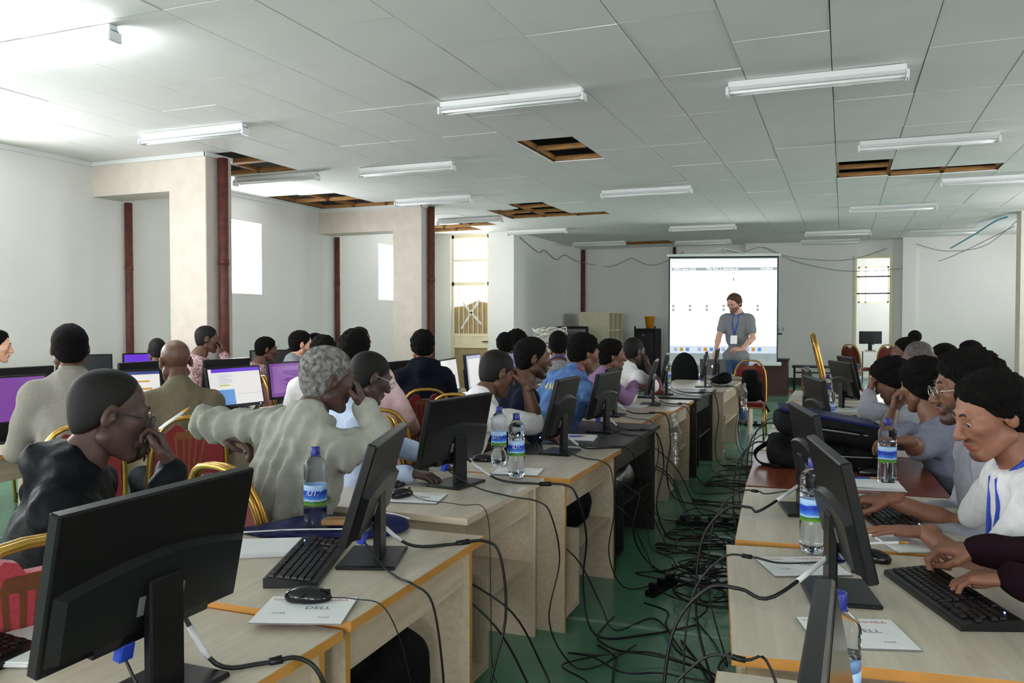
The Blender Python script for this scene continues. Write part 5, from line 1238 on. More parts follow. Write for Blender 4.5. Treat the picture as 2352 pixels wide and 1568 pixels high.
# ---- right row, facing the aisle
hR1 = hp(2275, 952, 2.62)
sit('man in a white buttoned shirt with a blue lanyard looking down', (2275, 952, 2.62), 188, (200, -20, 0), K_WHITE, 0.24, 0.0, sk='tan', hair='curly', lod=0, sleeve='short', beard=1, lanyard=1, armR=dict(hand=(0.08, 3.36, 0.83), dir=(-0.97, 0.15, -0.1), pose='pen', norm=(0, 0, 1)), armL=dict(hand=(0.17, 3.02, 0.80), dir=(-0.95, 0.25, -0.08), pose='flat', hint=(0.2, -0.6, -0.6)))
sit('man with bushy hair, moustache and metal glasses', (2218, 893, 3.1), 182, (190, -6, 0), K_PGREY, 0.16, sk='brown', hair='afro', lod=0, beard=2, glasses='metal')
h3 = hp(2118, 886, 4.3)
sit('man in a blue-grey sweatshirt propping his face on his hand', (2118, 886, 4.3), 165, (128, -12, 0), K_SWEAT, 0.26, sk='brown', hair='afro', lod=0, sleeve='elbow', armR=dict(hand=h3+V3(-0.12, 0.06, -0.06), dir=(0.15, 0.05, 1), norm=(-0.9, 0.2, 0.0), pose='relax', elbow=hp(2030, 1010, 4.1)), armL=dict(hand=hp(2035, 1010, 3.95), dir=(-1, 0, 0), elbow=hp(2110, 1030, 4.0)))
h4r = hp(2046, 874, 5.3)
sit('man in a pale grey jumper with his head in his hand', (2046, 874, 5.3), 170, (150, -28, 0), K_PGREY, 0.24, sk='brown', hair='afro', lod=1, beard=1, armR=dict(hand=h4r+V3(-0.11, -0.02, 0.0), dir=(0.25, 0, 1), norm=(-0.9, -0.2, 0), pose='relax', elbow=hp(1992, 950, 5.2)), armL=dict(hand=hp(1975, 975, 5.0), dir=(-1, 0, 0)))
sit('woman with her hair tied in a bun on top', (2080, 808, 7.0), 178, (176, -6, 0), K_BROWN, 0.14, sk='dark', hair='buzz', hairm='black', lod=1)
sit('man with close cropped grey hair in the right rows', (2107, 822, 6.3), 165, (150, -6, 0), K_TEAL, 0.14, sk='dark', hair='buzz', hairm='greyshave', lod=1, glasses='metal')
sit('person with dark hair between the cropped head and the bushy hair', (2166, 822, 7.4), 175, (165, -6, 0), K_TEAL, 0.1, sk='brown', hair='short', lod=2, eyes=False)
sit('person whose hair top shows behind the bushy hair', (2226, 812, 8.2), 175, (165, -6, 0), K_BLACK, 0.1, sk='dark', hair='short', lod=2, eyes=False)
sit('person in a royal blue shirt cut by the right edge', (2410, 855, 4.7), 110, (100, -6, 0), K_BLUE, 0.1, sk='brown', hair='curly', lod=1, eyes=False)
# the woman at the lower right: only her arms reach into the frame
rw, _ = sit('person in a maroon knitted top typing at lower right', (0.70, 2.22, 1.20), 172, (160, -15, 0), K_MAROON, 0.14, sk='tan', hair='curly', lod=0, shoulder=0.16, armR=dict(hand=(0.13, 2.76, 0.805), dir=(-0.97, 0.2, -0.12), pose='pen', hint=(0.3, 0.3, -1)), armL=dict(hand=(0.30, 2.50, 0.81), dir=(-0.92, 0.35, -0.2), pose='type', hint=(0.5, -0.6, -0.4)))
pen('white and orange pen in the hand at lower right', (0.06, 2.80, 0.80), (0.20, 2.73, 0.835), M_PAPER)
# bun
bu = MB().sphere((0, 0, 0), 0.055, 14, 10).build('hair_bun', HAIRM['black']); bu.location = (0, 0, 0)
wo = [o for o in bpy.data.objects if o.get('label', '').startswith('woman with her hair')][0]
hw = hp(2080, 808, 7.0); bu.parent = wo; bu.location = Vector(hw)-wo.location+Vector((0.07, 0.02, 0.13))
# ---- presenter
hpz = hp(1686, 696, 12.0)
person('bearded presenter in a grey t-shirt with a lanyard, standing before the screen', (hpz[0]+0.03, hpz[1]+0.02, 0.95), 262, tuple(hpz), (238, -16, 0), K_MGREY, sk='light', hair='wavy', hairm='brown', lod=1, stand=True, sleeve='short', beard=2, glasses='dark', lanyard=2, trousers=M_JEANS,
    armL=dict(hand=hpz+V3(0.06, -0.26, -0.66), dir=(-0.9, -0.45, 0.0), norm=(0.2, -0.6, 0.8), pose='relax', hint=(1, 0.2, -0.6)), armR=dict(hand=hpz+V3(-0.27, -0.28, -0.80), dir=(-0.4, -0.3, -0.8), norm=(-0.7, -0.4, 0.4), pose='relax', hint=(-0.6, 0.5, -0.2)))

rs = JACKET; ro = [o for o in bpy.data.objects if o.get('label', '').startswith('man in a denim')][0]
cc_ = rs['N']+rs['u']*0.05+rs['f2']*0.024
MB().tube([tuple(cc_+rs['r']*0.066*math.cos(k*PI/8)+rs['f2']*0.07*math.sin(k*PI/8)-rs['u']*0.03*math.sin(k*PI/8)-rs['O']) for k in range(16)], 0.011, 6, closed=True).build('red_collar', mat('red_shirt', srgb(150, 26, 30), 0.85), ro)
# ================================================================== the front of the hall
c0 = on_z(1660, 835, 0.68) if False else px2w(1660, 835, 15.5)
sx, sy = c0.x, c0.y
M_SCRN = emis('projected_white', srgb(246, 252, 255), 2.0); M_SCRN2 = emis('projected_lower', srgb(196, 206, 220), 1.0); M_PGREY2 = emis('projected_grey_bar', srgb(150, 160, 166), 1.0); M_PTXT = emis('projected_text', srgb(250, 254, 255), 1.5); M_PTXT2 = emis('projected_pale_text', srgb(170, 196, 216), 0.9); M_PCUR = emis('projected_cursor', srgb(110, 124, 134), 0.9)
M_SCRB = mat('screen_black_border', srgb(22, 26, 34), 0.7); M_SCRF = mat('screen_fabric', srgb(210, 216, 222), 0.7)
ps = thing('projection_screen', 'projection screen showing a text editor behind the presenter', 'screen', (sx, sy, 0), TH*0.75)
W2, z0s, z1s = 0.985, 0.72, 2.66
MB().box(-W2-0.02, W2+0.02, 0.0, 0.004, z0s, z1s+0.04).build('black_border', M_SCRB, ps)
MB().box(-W2, W2, -0.002, 0.0, z0s, z1s).build('fabric', M_SCRF, ps)
MB().box(-W2-0.06, W2+0.06, -0.03, 0.03, z1s+0.03, z1s+0.075).build('top_bar', M_WHITE, ps)
MB().box(-W2-0.06, W2+0.08, -0.035, 0.035, z0s-0.07, z0s, bev=0.01).build('roller_case', M_WHITE, ps)
MB().tube([(-0.45, 0.0, z1s+0.075), (0.0, 0.03, z1s+0.19), (0.45, 0, z1s+0.075)], 0.006, 5).build('hanging_cord', M_WHITE, ps)
MB().box(-0.02, 0.02, 0.03, 0.06, 0.12, z1s+0.2).build('stand_pole', M_METAL, ps)
for a in (20, 140, 260):
    MB().tube([(0, 0.045, 0.35), (0.5*math.cos(math.radians(a)), 0.045+0.4*math.sin(math.radians(a)), 0.015)], 0.012, 6).build('stand_leg', M_BLK, ps)
img = MB().box(-W2+0.01, W2-0.01, -0.004, -0.0025, z0s+0.30, z1s-0.02).build('projected_image', M_SCRN, ps)
MB().box(-W2+0.01, W2-0.01, -0.004, -0.0025, z0s+0.16, z0s+0.30).build('projected_dock', M_SCRN2, ps)
def flat_text(txt, x, z, size, m, left=True):
    v, f = text_geo(txt, size); mx = min(a for a, b, c in v) if left else 0
    MB().add([(a-mx+x, -0.0052, b+z) for a, b, c in v], f).build('projected_text', m, ps)
MB().box(-W2+0.03, W2-0.01, -0.0048, -0.004, z1s-0.235, z1s-0.175).build('projected_title_bar', M_PGREY2, ps)
flat_text('GNU nano 2.0.6', -W2+0.07, z1s-0.205, 0.062, M_PTXT); flat_text('File: find_n_shortest.sh', -0.30, z1s-0.205, 0.062, M_PTXT); flat_text('Modified', W2-0.30, z1s-0.205, 0.062, M_PTXT)
flat_text('pwd', -W2+0.03, z1s-0.33, 0.055, M_PTXT2); flat_text('wc -l *.pdb | sort -n | head -n $1', -W2+0.03, z1s-0.40, 0.055, M_PTXT2)
MB().box(0.18, 0.20, -0.0048, -0.004, z1s-0.43, z1s-0.37).build('projected_cursor', M_PCUR, ps)
for i in range(6):
    for j in range(2): MB().box(-W2+0.04+0.31*i, -W2+0.09+0.31*i, -0.0048, -0.004, z1s-0.92-0.07*j, z1s-0.87-0.07*j).build('projected_key_mark', M_PGREY2, ps)
    flat_text(['Get Help', 'WriteOut', 'Read File', 'Prev Pg', 'Cut Text', 'Cur Pos'][i], -W2+0.11+0.31*i, z1s-0.89, 0.04, M_PTXT2)
    flat_text(['Exit', 'Justify', 'Where Is', 'Next Pg', 'UnCut', 'To Spell'][i], -W2+0.11+0.31*i, z1s-0.96, 0.04, M_PTXT2)
for i, c in enumerate(('a', 'b', 'c')): MB().box(-W2+0.04+0.05*i, -W2+0.06+0.05*i, -0.0048, -0.004, z1s-0.075, z1s-0.055).build('projected_button', [E_ORG, E_YEL, E_BLUE][i], ps)
for i in range(16): MB().box(-W2+0.08+0.11*i, -W2+0.145+0.11*i, -0.0048, -0.004, z0s+0.20, z0s+0.265).build('projected_icon', [E_GREY, E_WHITE, E_BLUE, E_ORG][(i*7) % 4], ps)
# sign text
v, f = text_geo('ne 3', 0.12); MB().add([(a+0.02, -0.006, b+0.18) for a, b, c in v], f).build('lettering', M_INKK, sg); MB().box(-0.06, 0.08, -0.006, -0.004, 0.06, 0.10).build('printed_bar', M_INKK, sg)
# presenter desk, laptop, chairs
pd = thing('presenter_desk', 'pale desk with the laptop in front of the presenter', 'desk', (-2.2, 11.05, 0), 0)
MB().box(0, 1.1, 0, 0.55, 0.735, 0.76).build('desktop', M_BEECH, pd); MB().box(0.02, 0.04, 0.03, 0.5, 0, 0.735).build('side_panel', M_BEECHV, pd); MB().box(1.06, 1.08, 0.03, 0.5, 0, 0.735).build('side_panel', M_BEECHV, pd); MB().box(0.04, 1.06, 0.06, 0.08, 0.45, 0.735).build('apron', M_BEECHV, pd)
def laptop(label, loc, rz, z, open_=105, m=None):
    m = m or M_METAL; t = thing('laptop', label, 'laptop', (loc[0], loc[1], z), math.radians(rz))
    MB().box(-0.165, 0.165, -0.23, 0.0, 0, 0.014, bev=0.003).build('laptop_base', m, t); MB().box(-0.14, 0.14, -0.12, -0.02, 0.014, 0.0145).build('keys', M_BLK, t)
    l = MB().box(-0.165, 0.165, -0.004, 0.004, 0, 0.225, bev=0.002).build('lid', m, t); l.location = (0, 0, 0.014); l.rotation_euler = (-math.radians(open_-90), 0, 0)
    MB().box(-0.155, 0.155, -0.0048, -0.004, 0.012, 0.215).build('screen', E_GREY, l); MB().lathe([(0.02, 0), (0.02, 0.001)], 16).build('lid_logo', E_WHITE, l, (0, 0.0042, 0.12), (-PI/2, 0, 0)); return t
laptop('silver laptop on the presenter desk', (-1.6, 11.22), 180, 0.76, 110)
chair('red chair with a black backpack in front of the presenter', (-1.12, 10.98), -88)
b = Sdf(); b.box((0, 0, 0.20), (0.16, 0.10, 0.20), 0.06, k=0.03); b.box((0.02, 0.10, 0.15), (0.12, 0.05, 0.12), 0.04, k=0.03); b.cone((0.08, 0.1, 0.12), (0.10, 0.22, -0.12), 0.018, 0.018, 0.01)
bag('backpack', 'black backpack on the red chair in front of the presenter', b, M_BAG, 0.014, (-1.10, 11.02, 0.462), -80, floor=-0.3)
oc = thing('office_chair', 'black office chair back left of the presenter laptop', 'chair', (-2.0, 10.75, 0), math.radians(160))
s = Sdf(); s.ell((0, -0.2, 0.78), (0.21, 0.05, 0.30), k=0.02); V, Q = s.mesh(0.015); link('backrest', npm([(V, Q)], 'backrest', [M_BAG]), oc)
s = Sdf(); s.ell((0, 0.02, 0.46), (0.23, 0.23, 0.05), k=0.02); V, Q = s.mesh(0.015); link('seat', npm([(V, Q)], 'seat', [M_BAG]), oc)
MB().tube([(0, 0, 0.08), (0, 0, 0.44)], 0.025, 8).build('post', M_BLK, oc); MB().tube([(0, -0.2, 0.46), (0, -0.25, 0.6)], 0.02, 6).build('back_support', M_BLK, oc)
for a in range(5): MB().tube([(0, 0, 0.09), (0.26*math.cos(a*1.257), 0.26*math.sin(a*1.257), 0.05)], 0.016, 6).sphere((0.26*math.cos(a*1.257), 0.26*math.sin(a*1.257), 0.028), 0.028, 8, 6).build('leg', M_BLK, oc)
# brown lectern desk, low bench
bd = thing('brown_desk', 'dark brown desk partly hidden behind the screen foot', 'desk', (-1.75, 17.2, 0), 0)
MB().box(0, 0.75, 0, 0.6, 0.68, 0.72).build('desktop', M_WENGE, bd); MB().box(0.02, 0.73, 0.03, 0.06, 0, 0.68).build('front_panel', wood('brown_panel', srgb(84, 52, 46), srgb(60, 38, 36)), bd); MB().box(0.02, 0.05, 0.06, 0.57, 0, 0.68).build('side_panel', M_WENGE, bd); MB().box(0.70, 0.73, 0.06, 0.57, 0, 0.68).build('side_panel', M_WENGE, bd)
be = thing('low_bench', 'low dark bench with thin metal legs right of the screen', 'bench', (-0.95, 17.6, 0), 0)
MB().box(0, 1.0, 0, 0.4, 0.54, 0.58).build('bench_top', M_WENGE, be)
for x in (0.04, 0.55, 0.94):
    for y in (0.04, 0.34): MB().tube([(x, y, 0), (x, y, 0.54)], 0.013, 6).build('leg', M_BLK, be)
MB().box(0.05, 0.95, 0.18, 0.2, 0.42, 0.45).build('crossbar', M_BLK, be)
wd_ = thing('wooden_stand', 'small light wooden stand below the bench', 'stand', (-0.75, 18.2, 0), 0)
MB().box(-0.04, 0.04, 0, 0.05, 0.04, 0.5).build('upright', M_BATTEN, wd_); MB().box(-0.3, 0.3, 0, 0.06, 0.0, 0.04).build('foot_bar', M_BATTEN, wd_)
# cream pigeonhole unit
M_CRM = mat('cream_board', srgb(222, 214, 186), 0.6, var=0.04)
sh = thing('shelf_unit', 'cream open shelf unit against the front wall', 'shelf', (-5.02, 18.6, 0), math.radians(86))
MB().box(0, 0.03, 0, 0.75, 0, 1.66).build('side_panel', M_CRM, sh); MB().box(1.0, 1.03, 0, 0.75, 0, 1.66).build('side_panel', M_CRM, sh); MB().box(0.03, 1.0, 0.7, 0.73, 0, 1.66).build('back_panel', M_CRM, sh); MB().box(0.0, 1.03, 0, 0.75, 1.66, 1.69).build('top_panel', M_CRM, sh)
for x in (0.33, 0.66): MB().box(x, x+0.025, 0, 0.7, 0.03, 1.66).build('divider', M_CRM, sh)
for x in (0.03, 0.355, 0.685):
    for z in (0.4, 0.85, 1.25): MB().box(x, x+0.30, 0.0, 0.7, z, z+0.025).build('shelf', M_CRM, sh)
# black steel cupboard and bucket
cb = thing('steel_cupboard', 'tall black two-door cupboard left of the screen', 'cabinet', (-4.62, 19.4, 0), math.radians(-6))
MB().box(0, 0.52, 0, 0.45, 0, 1.3).build('body', M_TOWER, cb)
for z0, z1 in ((0.68, 1.2), (0.05, 0.64)):
    dd = MB().box(0.05, 0.48, -0.012, 0, z0, z1).build('door', M_BLK2, cb); MB().box(0.2, 0.26, -0.03, -0.012, z1-0.06, z1-0.04).build('handle', M_METAL, dd)
MB().box(0, 0.03, 0.0, 0.03, 1.3, 1.36).box(0.49, 0.52, 0, 0.03, 1.3, 1.36).build('rim', M_TOWER, cb)
bk = thing('orange_bucket', 'orange bucket on top of the black cupboard', 'bucket', (-4.28, 19.55, 1.302))
MB().lathe([(0.085, 0.0), (0.12, 0.27), (0.13, 0.275), (0.13, 0.29), (0.115, 0.285), (0.08, 0.01)], 24, cap0=True, cap1=True).build('bucket_body', mat('orange_plastic', srgb(216, 146, 34), 0.4), bk)
# white cable heap on a stack of boxes, dark television
bx = thing('equipment_case', 'dark cabinet below the heap of white cables', 'cabinet', (-5.55, 14.6, 0), 0)
MB().box(0, 0.8, 0, 0.5, 0, 0.98).build('body', M_BEECHV, bx); MB().box(0.03, 0.39, -0.015, 0, 0.05, 0.93).build('door', M_BEECHV, bx); MB().box(0.41, 0.77, -0.015, 0, 0.05, 0.93).build('door', M_BEECHV, bx)
hb_ = MB()
for i in range(16):
    a0 = random.uniform(0, 6); R0 = random.uniform(0.13, 0.30); cx, cy = -5.15+random.uniform(-.12, .12), 14.85+random.uniform(-.1, .1)
    hb_.tube(crom([(cx+R0*math.cos(a0+k*0.7)*1.1, cy+R0*0.7*math.sin(a0+k*0.7), 1.0+0.018*i+0.10*abs(math.sin(a0*2+k*0.7*1.5+i))) for k in range(9)], 5), 0.010, 5)
tag(hb_.build('white_cable_heap', M_CABLEW), 'tangled heap of white cable on the cabinet before the front wall', 'cable', kind='stuff')
tv = thing('old_television', 'dark bulky television left of the cream shelf unit', 'television', (-5.6, 17.6, 0), math.radians(15))
MB().box(-0.35, 0.35, 0, 0.5, 0.0, 0.75).build('stand', M_TOWER, tv); MB().box(-0.36, 0.36, -0.02, 0.4, 0.75, 1.36, bev=0.02).build('casing', M_TOWER, tv); MB().box(-0.3, 0.3, -0.025, -0.02, 0.82, 1.30).build('screen', M_SCROFF, tv)
# room behind the doorway
rd = thing('back_room_desk', 'pale desk seen through the doorway', 'desk', (0.42, 21.6, 0), 0)
MB().box(0, 0.9, 0, 0.6, 0.735, 0.76).build('desktop', M_BEECH, rd); MB().box(0.02, 0.04, 0.03, 0.57, 0, 0.735).build('side_panel', M_WENGE, rd); MB().box(0.84, 0.86, 0.03, 0.57, 0, 0.735).build('side_panel', M_WENGE, rd)
monitor('dark monitor seen through the doorway', (0.62, 21.9), 95, z=0.76, screen='off', lift=0.06, tilt=0)
chair('left red chair in the doorway', (0.30, 19.72), 60); chair('right red chair in the doorway', (0.80, 19.85), 110)
# empty chairs about the hall
chair('empty red chair left of its twin in the middle row', (-2.86, 5.13), 118) if False else None
q_ = px2w(1058, 900, 6.25); chair('empty red chair behind the man in the white shirt', (q_.x, q_.y), 108)
for i in range(4): chair(['lowest', 'second', 'third', 'topmost'][i]+' chair of the gilt stack at the end of the right row', (0.08-0.03*i, 10.5-0.01*i), 5, z=0.125*i, grp='stacked gilt chairs')
# ================================================================== bags and small things
b = Sdf(); b.box((0, 0, 0.24), (0.14, 0.19, 0.24), 0.07, k=0.04); b.box((0.12, 0.02, 0.15), (0.07, 0.14, 0.13), 0.05, k=0.03); b.ell((0.02, 0.05, 0.42), (0.11, 0.14, 0.11), k=0.05)
bp = bag('backpack', 'black backpack on the floor under the near left desk', b, M_BAG, 0.014, (-1.37, 2.22, 0.0), 0)
MB().tube(crom([(0.08, -0.1, 0.42), (0.17, -0.05, 0.36), (0.2, 0.03, 0.24), (0.18, 0.08, 0.1)], 6), 0.016, 6, flat=0.4).build('shoulder_strap', M_BAG, bp); MB().box(0.185, 0.195, -0.12, -0.08, 0.20, 0.25).build('buckle', M_METAL, bp)
MB().tube(crom([(0.02, 0.0, 0.52), (0.03, 0.06, 0.56), (0.02, 0.12, 0.5)], 6), 0.012, 6).build('top_handle', M_BAG, bp)
b = Sdf(); b.ell((0, 0, 0.07), (0.05, 0.08, 0.07), k=0.02); b.ell((0.02, 0.05, 0.12), (0.035, 0.05, 0.06), k=0.02)
bag('crumpled_plastic_bag', 'crumpled clear plastic bag beside the near backpack', b, M_PLBAG, 0.008, (-1.16, 2.33, 0.0), 0, wr=0.01)
b = Sdf(); b.ell((0, 0, 0.11), (0.13, 0.2, 0.12), k=0.03); b.ell((0.04, 0.03, 0.14), (0.1, 0.15, 0.1), k=0.04)
bag('round_black_bag', 'round black bag on the shelf of the pale orange-edged desk', b, M_BAG, 0.012, (-1.42, 4.32, 0.359), 0)
b = Sdf(); b.ell((0, 0, 0.09), (0.08, 0.14, 0.09), k=0.03); b.ell((0, 0.05, 0.12), (0.06, 0.08, 0.09), k=0.03)
bag('plastic_bag', 'clear plastic bag on the shelf of the dark desk', b, M_PLBAG, 0.012, (-1.36, 5.35, 0.359), 0)
b = Sdf(); b.ell((0, 0, 0.05), (0.05, 0.06, 0.05), k=0.03)
bag('orange_cloth', 'small orange cloth above the plastic bag in the dark desk', b, mat('orange_cloth', srgb(206, 88, 40), 0.8), 0.012, (-1.4, 5.2, 0.359), 0, cat='cloth')
b = Sdf(); b.box((0, 0, 0.064), (0.27, 0.21, 0.062), 0.045, k=0.03); b.box((-0.06, -0.19, 0.05), (0.17, 0.05, 0.045), 0.03, k=0.03)
bb = bag('black_bag', 'lower black bag of the pile on the reddish desk', b, M_BAG, 0.011, (-0.10, 4.62, 0.751), 4, wr=0.008)
MB().tube(crom([(-0.25, -0.2, 0.075), (-0.1, -0.245, 0.075), (0.1, -0.24, 0.075), (0.26, -0.2, 0.07)], 5), 0.004, 5).build('zip', M_METAL, bb)
MB().tube(crom([(-0.26, 0.0, 0.10), (-0.33, -0.06, 0.05), (-0.3, -0.16, 0.01), (-0.2, -0.25, 0.01)], 5), 0.014, 6, flat=0.35).build('strap', M_BAG, bb)
R_ = np.array(Euler((0, 0.14, 0)).to_matrix())
b = Sdf(); b.box((0, 0, 0.075), (0.27, 0.19, 0.055), 0.04, R_, k=0.03); b.box((0.05, -0.17, 0.06), (0.18, 0.05, 0.04), 0.03, R_, k=0.03)
bb = bag('black_laptop_bag', 'upper black bag of the pile on the reddish desk', b, M_BAG, 0.011, (-0.06, 4.60, 0.862), 8, floor=-0.05, wr=0.008)
MB().tube(crom([(-0.2, -0.21, 0.11), (0.0, -0.23, 0.09), (0.2, -0.2, 0.06)], 5), 0.004, 5).build('zip', M_METAL, bb)
MB().tube(crom([(-0.1, -0.2, 0.12), (-0.05, -0.26, 0.12), (0.08, -0.26, 0.10), (0.13, -0.2, 0.09)], 6), 0.010, 6).build('carry_handle', M_BAG, bb)
nf = tag(MB().box(-0.24, 0.24, -0.15, 0.15, 0, 0.016, bev=0.005).build('navy_folder', M_NAVY), 'navy folder lying on top of the black bags', 'folder'); nf.location = (-0.08, 4.6, 0.998); nf.rotation_euler = (0, 0.17, 0.1)
b = Sdf(); b.ell((0, 0, 0.012), (0.26, 0.15, 0.018), k=0.02); b.ell((0.14, 0.05, 0.02), (0.10, 0.08, 0.022), k=0.02); b.ell((-0.2, -0.05, 0.008), (0.12, 0.08, 0.014), k=0.02)
nb_ = bag('navy_cloth_bag', 'navy cloth bag lying flat behind the near left monitor', b, M_NAVY, 0.007, (-1.66, 2.475, 0.757), 18, wr=0.004)
MB().tube(crom([(-0.30, -0.1, 0.012), (-0.1, -0.12, 0.03), (0.1, -0.1, 0.03)], 5), 0.003, 5).tube(crom([(0.02, 0.08, 0.032), (0.15, 0.10, 0.04), (0.25, 0.06, 0.03)], 5), 0.003, 5).build('white_piping', M_WHITE, nb_)
wl = tag(MB().box(-0.05, 0.05, -0.03, 0.03, 0, 0.02, bev=0.004).build('brown_wallet', mat('tan_leather', srgb(150, 112, 70), 0.5)), 'small tan wallet on the navy cloth bag', 'wallet'); wl.location = (-1.62, 2.42, 0.795); wl.rotation_euler = (0, 0, 0.35)
b = Sdf(); b.cone((0, 0, 0.75), (0.02, 0.02, 0.55), 0.03, 0.05, 0.03); b.cone((0.02, 0.02, 0.55), (0.03, 0.0, 0.34), 0.05, 0.035, 0.03)
bag('hanging_plastic_wrap', 'clear plastic wrap hanging over the end of a pale desk', b, M_PLBAG, 0.01, (-1.27, 6.66, 0.0), 0, wr=0.012, cat='plastic wrap', floor=0.2)
b = Sdf(); b.cone((0, 0, 0.74), (0.0, 0.02, 0.5), 0.025, 0.04, 0.03); b.cone((0, 0.02, 0.5), (0.02, 0.0, 0.42), 0.04, 0.03, 0.03)
bag('hanging_plastic_wrap', 'clear plastic wrap hanging at the last desk of the left row', b, M_PLBAG, 0.01, (-1.09, 10.2, 0.0), 0, wr=0.012, cat='plastic wrap', floor=0.2)
pen('white pen between the fingers of the man in the black jacket', tuple(px2w(366, 985, 2.28)), tuple(px2w(437, 934, 2.34)), M_PAPER)
pen('blue and white pen on the notebook of the reddish desk', (0.02, 4.12, 0.771), (0.16, 4.16, 0.771), M_BLUE)
pen('blue pen on the sheets of the dark desk', (-1.62, 4.95, 0.768), (-1.5, 5.02, 0.768), M_BLUE)
b = Sdf(); b.ell((0, 0, 0.05), (0.12, 0.09, 0.05), k=0.03); b.ell((0.05, 0.02, 0.09), (0.07, 0.06, 0.05), k=0.03)
bag('black_pouch', 'crumpled black pouch on the last desk of the left row', b, M_BAG, 0.01, (-1.32, 9.88, 0.751), 0, cat='pouch')
laptop('silver laptop at the far end of the right row', (0.2, 8.55), -80, 0.751, 115)
# power strips on the floor
def strip(label, loc, rz, n=5):
    t = thing('power_strip', label, 'power strip', (loc[0], loc[1], 0.0), math.radians(rz)); MB().box(-0.05*n, 0.05*n, -0.03, 0.03, 0, 0.035, bev=0.006).build('strip_body', M_BLK, t)
    for i in range(n):
        x = -0.05*n+0.05+0.1*i; MB().box(x-0.022, x+0.022, -0.022, 0.022, 0.035, 0.07, bev=0.006).build('plug', M_BLK, t)
strip('black power strip across the aisle floor', tuple(on_z(1650, 1208, 0))[:2], 12, 6); strip('black power strip among the cables in the middle of the aisle', tuple(on_z(1520, 1355, 0))[:2], 75, 3); strip('grey power strip near the red presenter chair', tuple(on_z(1735, 978, 0))[:2], 10, 3)
# ================================================================== cables
rc = random.Random(11)
def hang(label, start, edge, drop, end, r=0.0042, z=0.757, m=None):
    """start: plug point; edge: (x,y) where it leaves the desk; drop: direction sign of aisle; end: floor point"""
    sx_, sy_, sz_ = start; ex, ey = edge
    mid = [(sx_, sy_, sz_), (sx_+0.35*(ex-sx_), sy_+0.2*(ey-sy_)+rc.uniform(-.02, .02), z+0.02), (sx_+0.7*(ex-sx_), sy_+0.65*(ey-sy_), z+0.004), (ex, ey, z+0.004), (ex+drop*0.05, ey+0.02, z-0.05), (ex+drop*0.07, ey+rc.uniform(0, .1), 0.5), (ex+drop*0.04, ey+rc.uniform(-.05, .15), 0.25), (ex+drop*0.10, ey+rc.uniform(-.1, .2), 0.03)]
    cable(label, mid+[((ex+drop*0.10+end[0])/2, (ey+end[1])/2+rc.uniform(-.1, .1), 0.008), (end[0], end[1], 0.008)], r, m, core=2.3 if r > 0.004 else None, sleeve=0.4 if r > 0.004 else None)
LMN = ['large dark monitor seen from behind at lower left', 'monitor turned nearly edge-on behind the nearest keyboard', 'monitor in front of the man in the white shirt', 'squarish black monitor beside the three bottles', 'monitor on the dark desk in front of the denim jacket', 'monitor in front of the purple shirt', 'thin monitor edge-on on the pale desk, left of a twin', 'thin monitor edge-on on the second dark desk', 'thin monitor left of the presenter laptop']
LM = [('large dark monitor', (-1.24, 1.33), -1.13, 0.742), ('near edge-on monitor', (-1.31, 2.23), -1.12, 0.756), ('monitor before the white shirt', (-1.58, 3.35), -1.17, 0.75), ('squarish monitor', (-1.43, 4.45), -1.19, 0.752), ('monitor on the dark desk', (-1.44, 5.42), -1.21, 0.75), ('monitor before the purple shirt', (-1.62, 6.32), -1.36, 0.75), ('twin-side thin monitor', (-1.52, 7.28), -1.29, 0.75), ('thin monitor on the second dark desk', (-1.6, 8.28), -1.25, 0.762), ('thin monitor by the laptop', (-1.4, 9.45), -1.15, 0.75)]
for (nm, (x, y), ex, z), full in zip(LM, LMN):
    hang('thick black cable from the %s over the desk edge' % nm, port(full, -0.09), (ex+0.01, y+rc.uniform(0.1, 0.3)), 1, (rc.uniform(-0.95, -0.5), y+rc.uniform(0.3, 1.2)), 0.0052, z)
    hang('thin black cable from the %s over the desk edge' % nm, port(full, 0.067, -0.02), (ex+0.01, y+rc.uniform(-0.25, 0.02)), 1, (rc.uniform(-0.95, -0.6), y+rc.uniform(0.1, 1.0)), 0.0034, z)
RMN = ['large monitor seen from behind at lower right', 'second monitor of the right row, behind the nearest one', 'edge-on monitor rising from the bottom edge at right', 'grey monitor behind the navy folder in the right row', 'monitor beside the two bottles in the right row']
RM = [('lower right monitor', (-0.06, 2.4), -0.31, 0.75), ('second right row monitor', (-0.18, 3.4), -0.385, 0.752), ('edge-on right monitor', (-0.03, 1.6), -0.245, 0.752), ('grey monitor behind the bags', (-0.2, 5.2), -0.46, 0.75), ('monitor by the two bottles', (-0.28, 6.15), -0.48, 0.75)]
for (nm, (x, y), ex, z), full in zip(RM, RMN):
    for k, wd2 in enumerate(('thick', 'thin')):
        ye = y+(0.16 if k else -0.16); cable('%s black cable arching from the %s off the desk' % (wd2, nm), [port(full, -0.08 if k else 0.067), (x-0.1, ye, z+0.03), (ex+0.06, ye+0.03, z+0.03), (ex-0.03, ye+0.04, z+0.015), (ex-0.12, ye+0.02, z-0.12), (ex-0.13, ye-0.03, 0.35), (ex-0.05, ye-0.05, 0.06), (ex-0.15, ye+0.3, 0.008), (ex-0.3, ye+0.6, 0.008)], 0.0052 if k == 0 else 0.0034, sleeve=0.3 if k == 0 else None, core=2.0 if k else None)
FL = 'black cables tangled on the aisle floor'
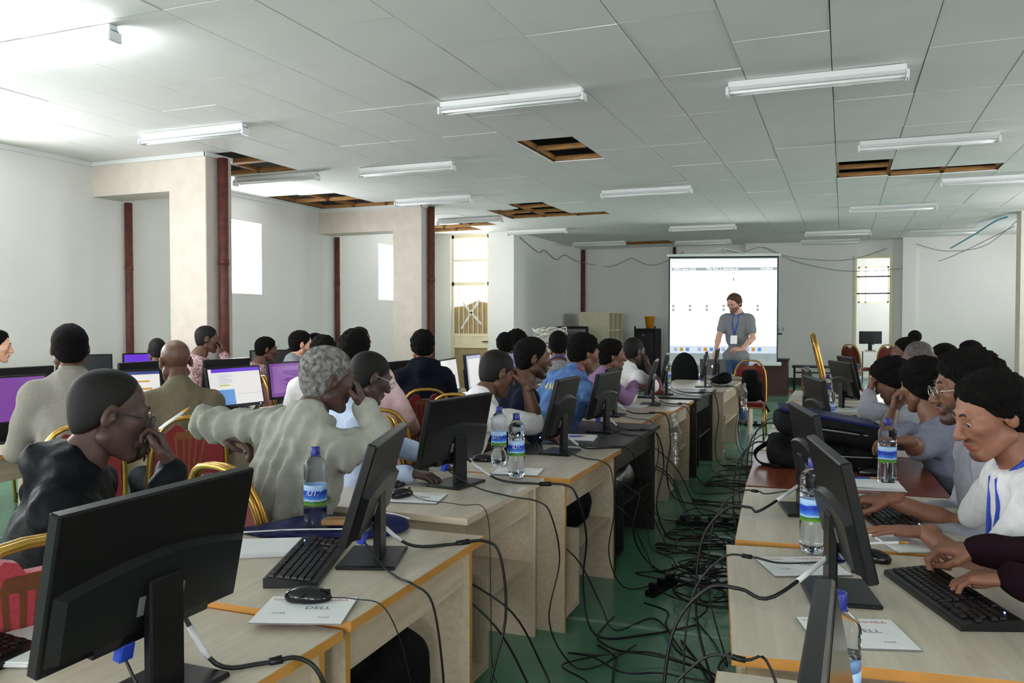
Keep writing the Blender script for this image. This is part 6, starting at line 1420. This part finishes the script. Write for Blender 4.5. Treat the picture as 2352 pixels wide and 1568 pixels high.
def meander(x, y, n, step, ang, wob, z0=0.006):
    pts = []
    for i in range(n):
        pts.append((max(-1.12, min(-0.42, x)), y, z0+0.006*abs(math.sin(i*1.3))+(0.02 if rc.random() < 0.15 else 0))); ang += rc.uniform(-wob, wob); x += step*math.cos(ang); y += step*math.sin(ang)
        if x < -1.1 or x > -0.45: ang = PI-ang
    return pts
for i in range(30):
    y = rc.uniform(3.0, 8.5); cable('black cable in the tangle on the aisle floor', meander(rc.uniform(-1.1, -0.45), y, rc.randint(8, 15), 0.16, rc.uniform(0, 6.3), 0.9, 0.006+0.0012*i), rc.choice((0.0038, 0.0046, 0.0052)), None, FL, 5)
for i in range(12):
    R0 = rc.uniform(0.09, 0.2); cx, cy = on_z(1600+rc.uniform(-25, 30), 1345+rc.uniform(-25, 40), 0)[:2]; a0 = rc.uniform(0, 6.3); sq = rc.uniform(0.6, 1.3)
    cable('black cable in the tangle on the aisle floor', [(cx+R0*math.cos(a0+k*0.8)*sq+0.01*k, cy+R0*math.sin(a0+k*0.8), 0.01+0.006*i+0.02*abs(math.sin(k+i))) for k in range(10)], 0.0044, None, FL, 5)
for i in range(8):
    y = rc.uniform(2.7, 6.5); x0 = -1.16; cable('black cable rising from the floor tangle to the left desks', [(x0-0.25, y, 0.45+rc.uniform(0, .15)), (x0-0.03, y+0.05, 0.36), (x0+0.08, y+0.12, 0.12), (x0+0.16, y+0.1, 0.012), (x0+0.3, y+rc.uniform(-.2, .4), 0.01), (x0+0.5, y+rc.uniform(-.3, .5), 0.012)], 0.0042, None, 'black cables rising to the left desks', 6)
# lettering on the back of the denim jacket
jk = [o for o in bpy.data.objects if o.get('label', '').startswith('man in a denim')][0]
jm = [c for c in jk.children if c.name.startswith('denim_jacket')][0]
v, f = text_geo('ANGLERS', 0.075, 0.15); J = JACKET
Tm = J['T']; r_, f_, u_ = Tm[:, 0], Tm[:, 1], Tm[:, 2]; base = J['N']-u_*0.10
me = jm.data; co = np.array([vv.co[:] for vv in me.vertices])+J['O']
lat = (co-base) @ r_; ver = (co-base) @ u_; dep = (co-base) @ f_
out = []
for a, b_, _ in v:
    A, Bz = a, b_+0.25*(0.03-a*a*2)-0.02
    m = (np.abs(lat-A) < 0.018) & (np.abs(ver-Bz) < 0.018); d = dep[m].min() if m.any() else -0.13
    out.append(tuple(base+r_*A+u_*Bz+f_*(d-0.004)-J['O']))
MB().add(out, f).build('lettering', M_INKY, jm)
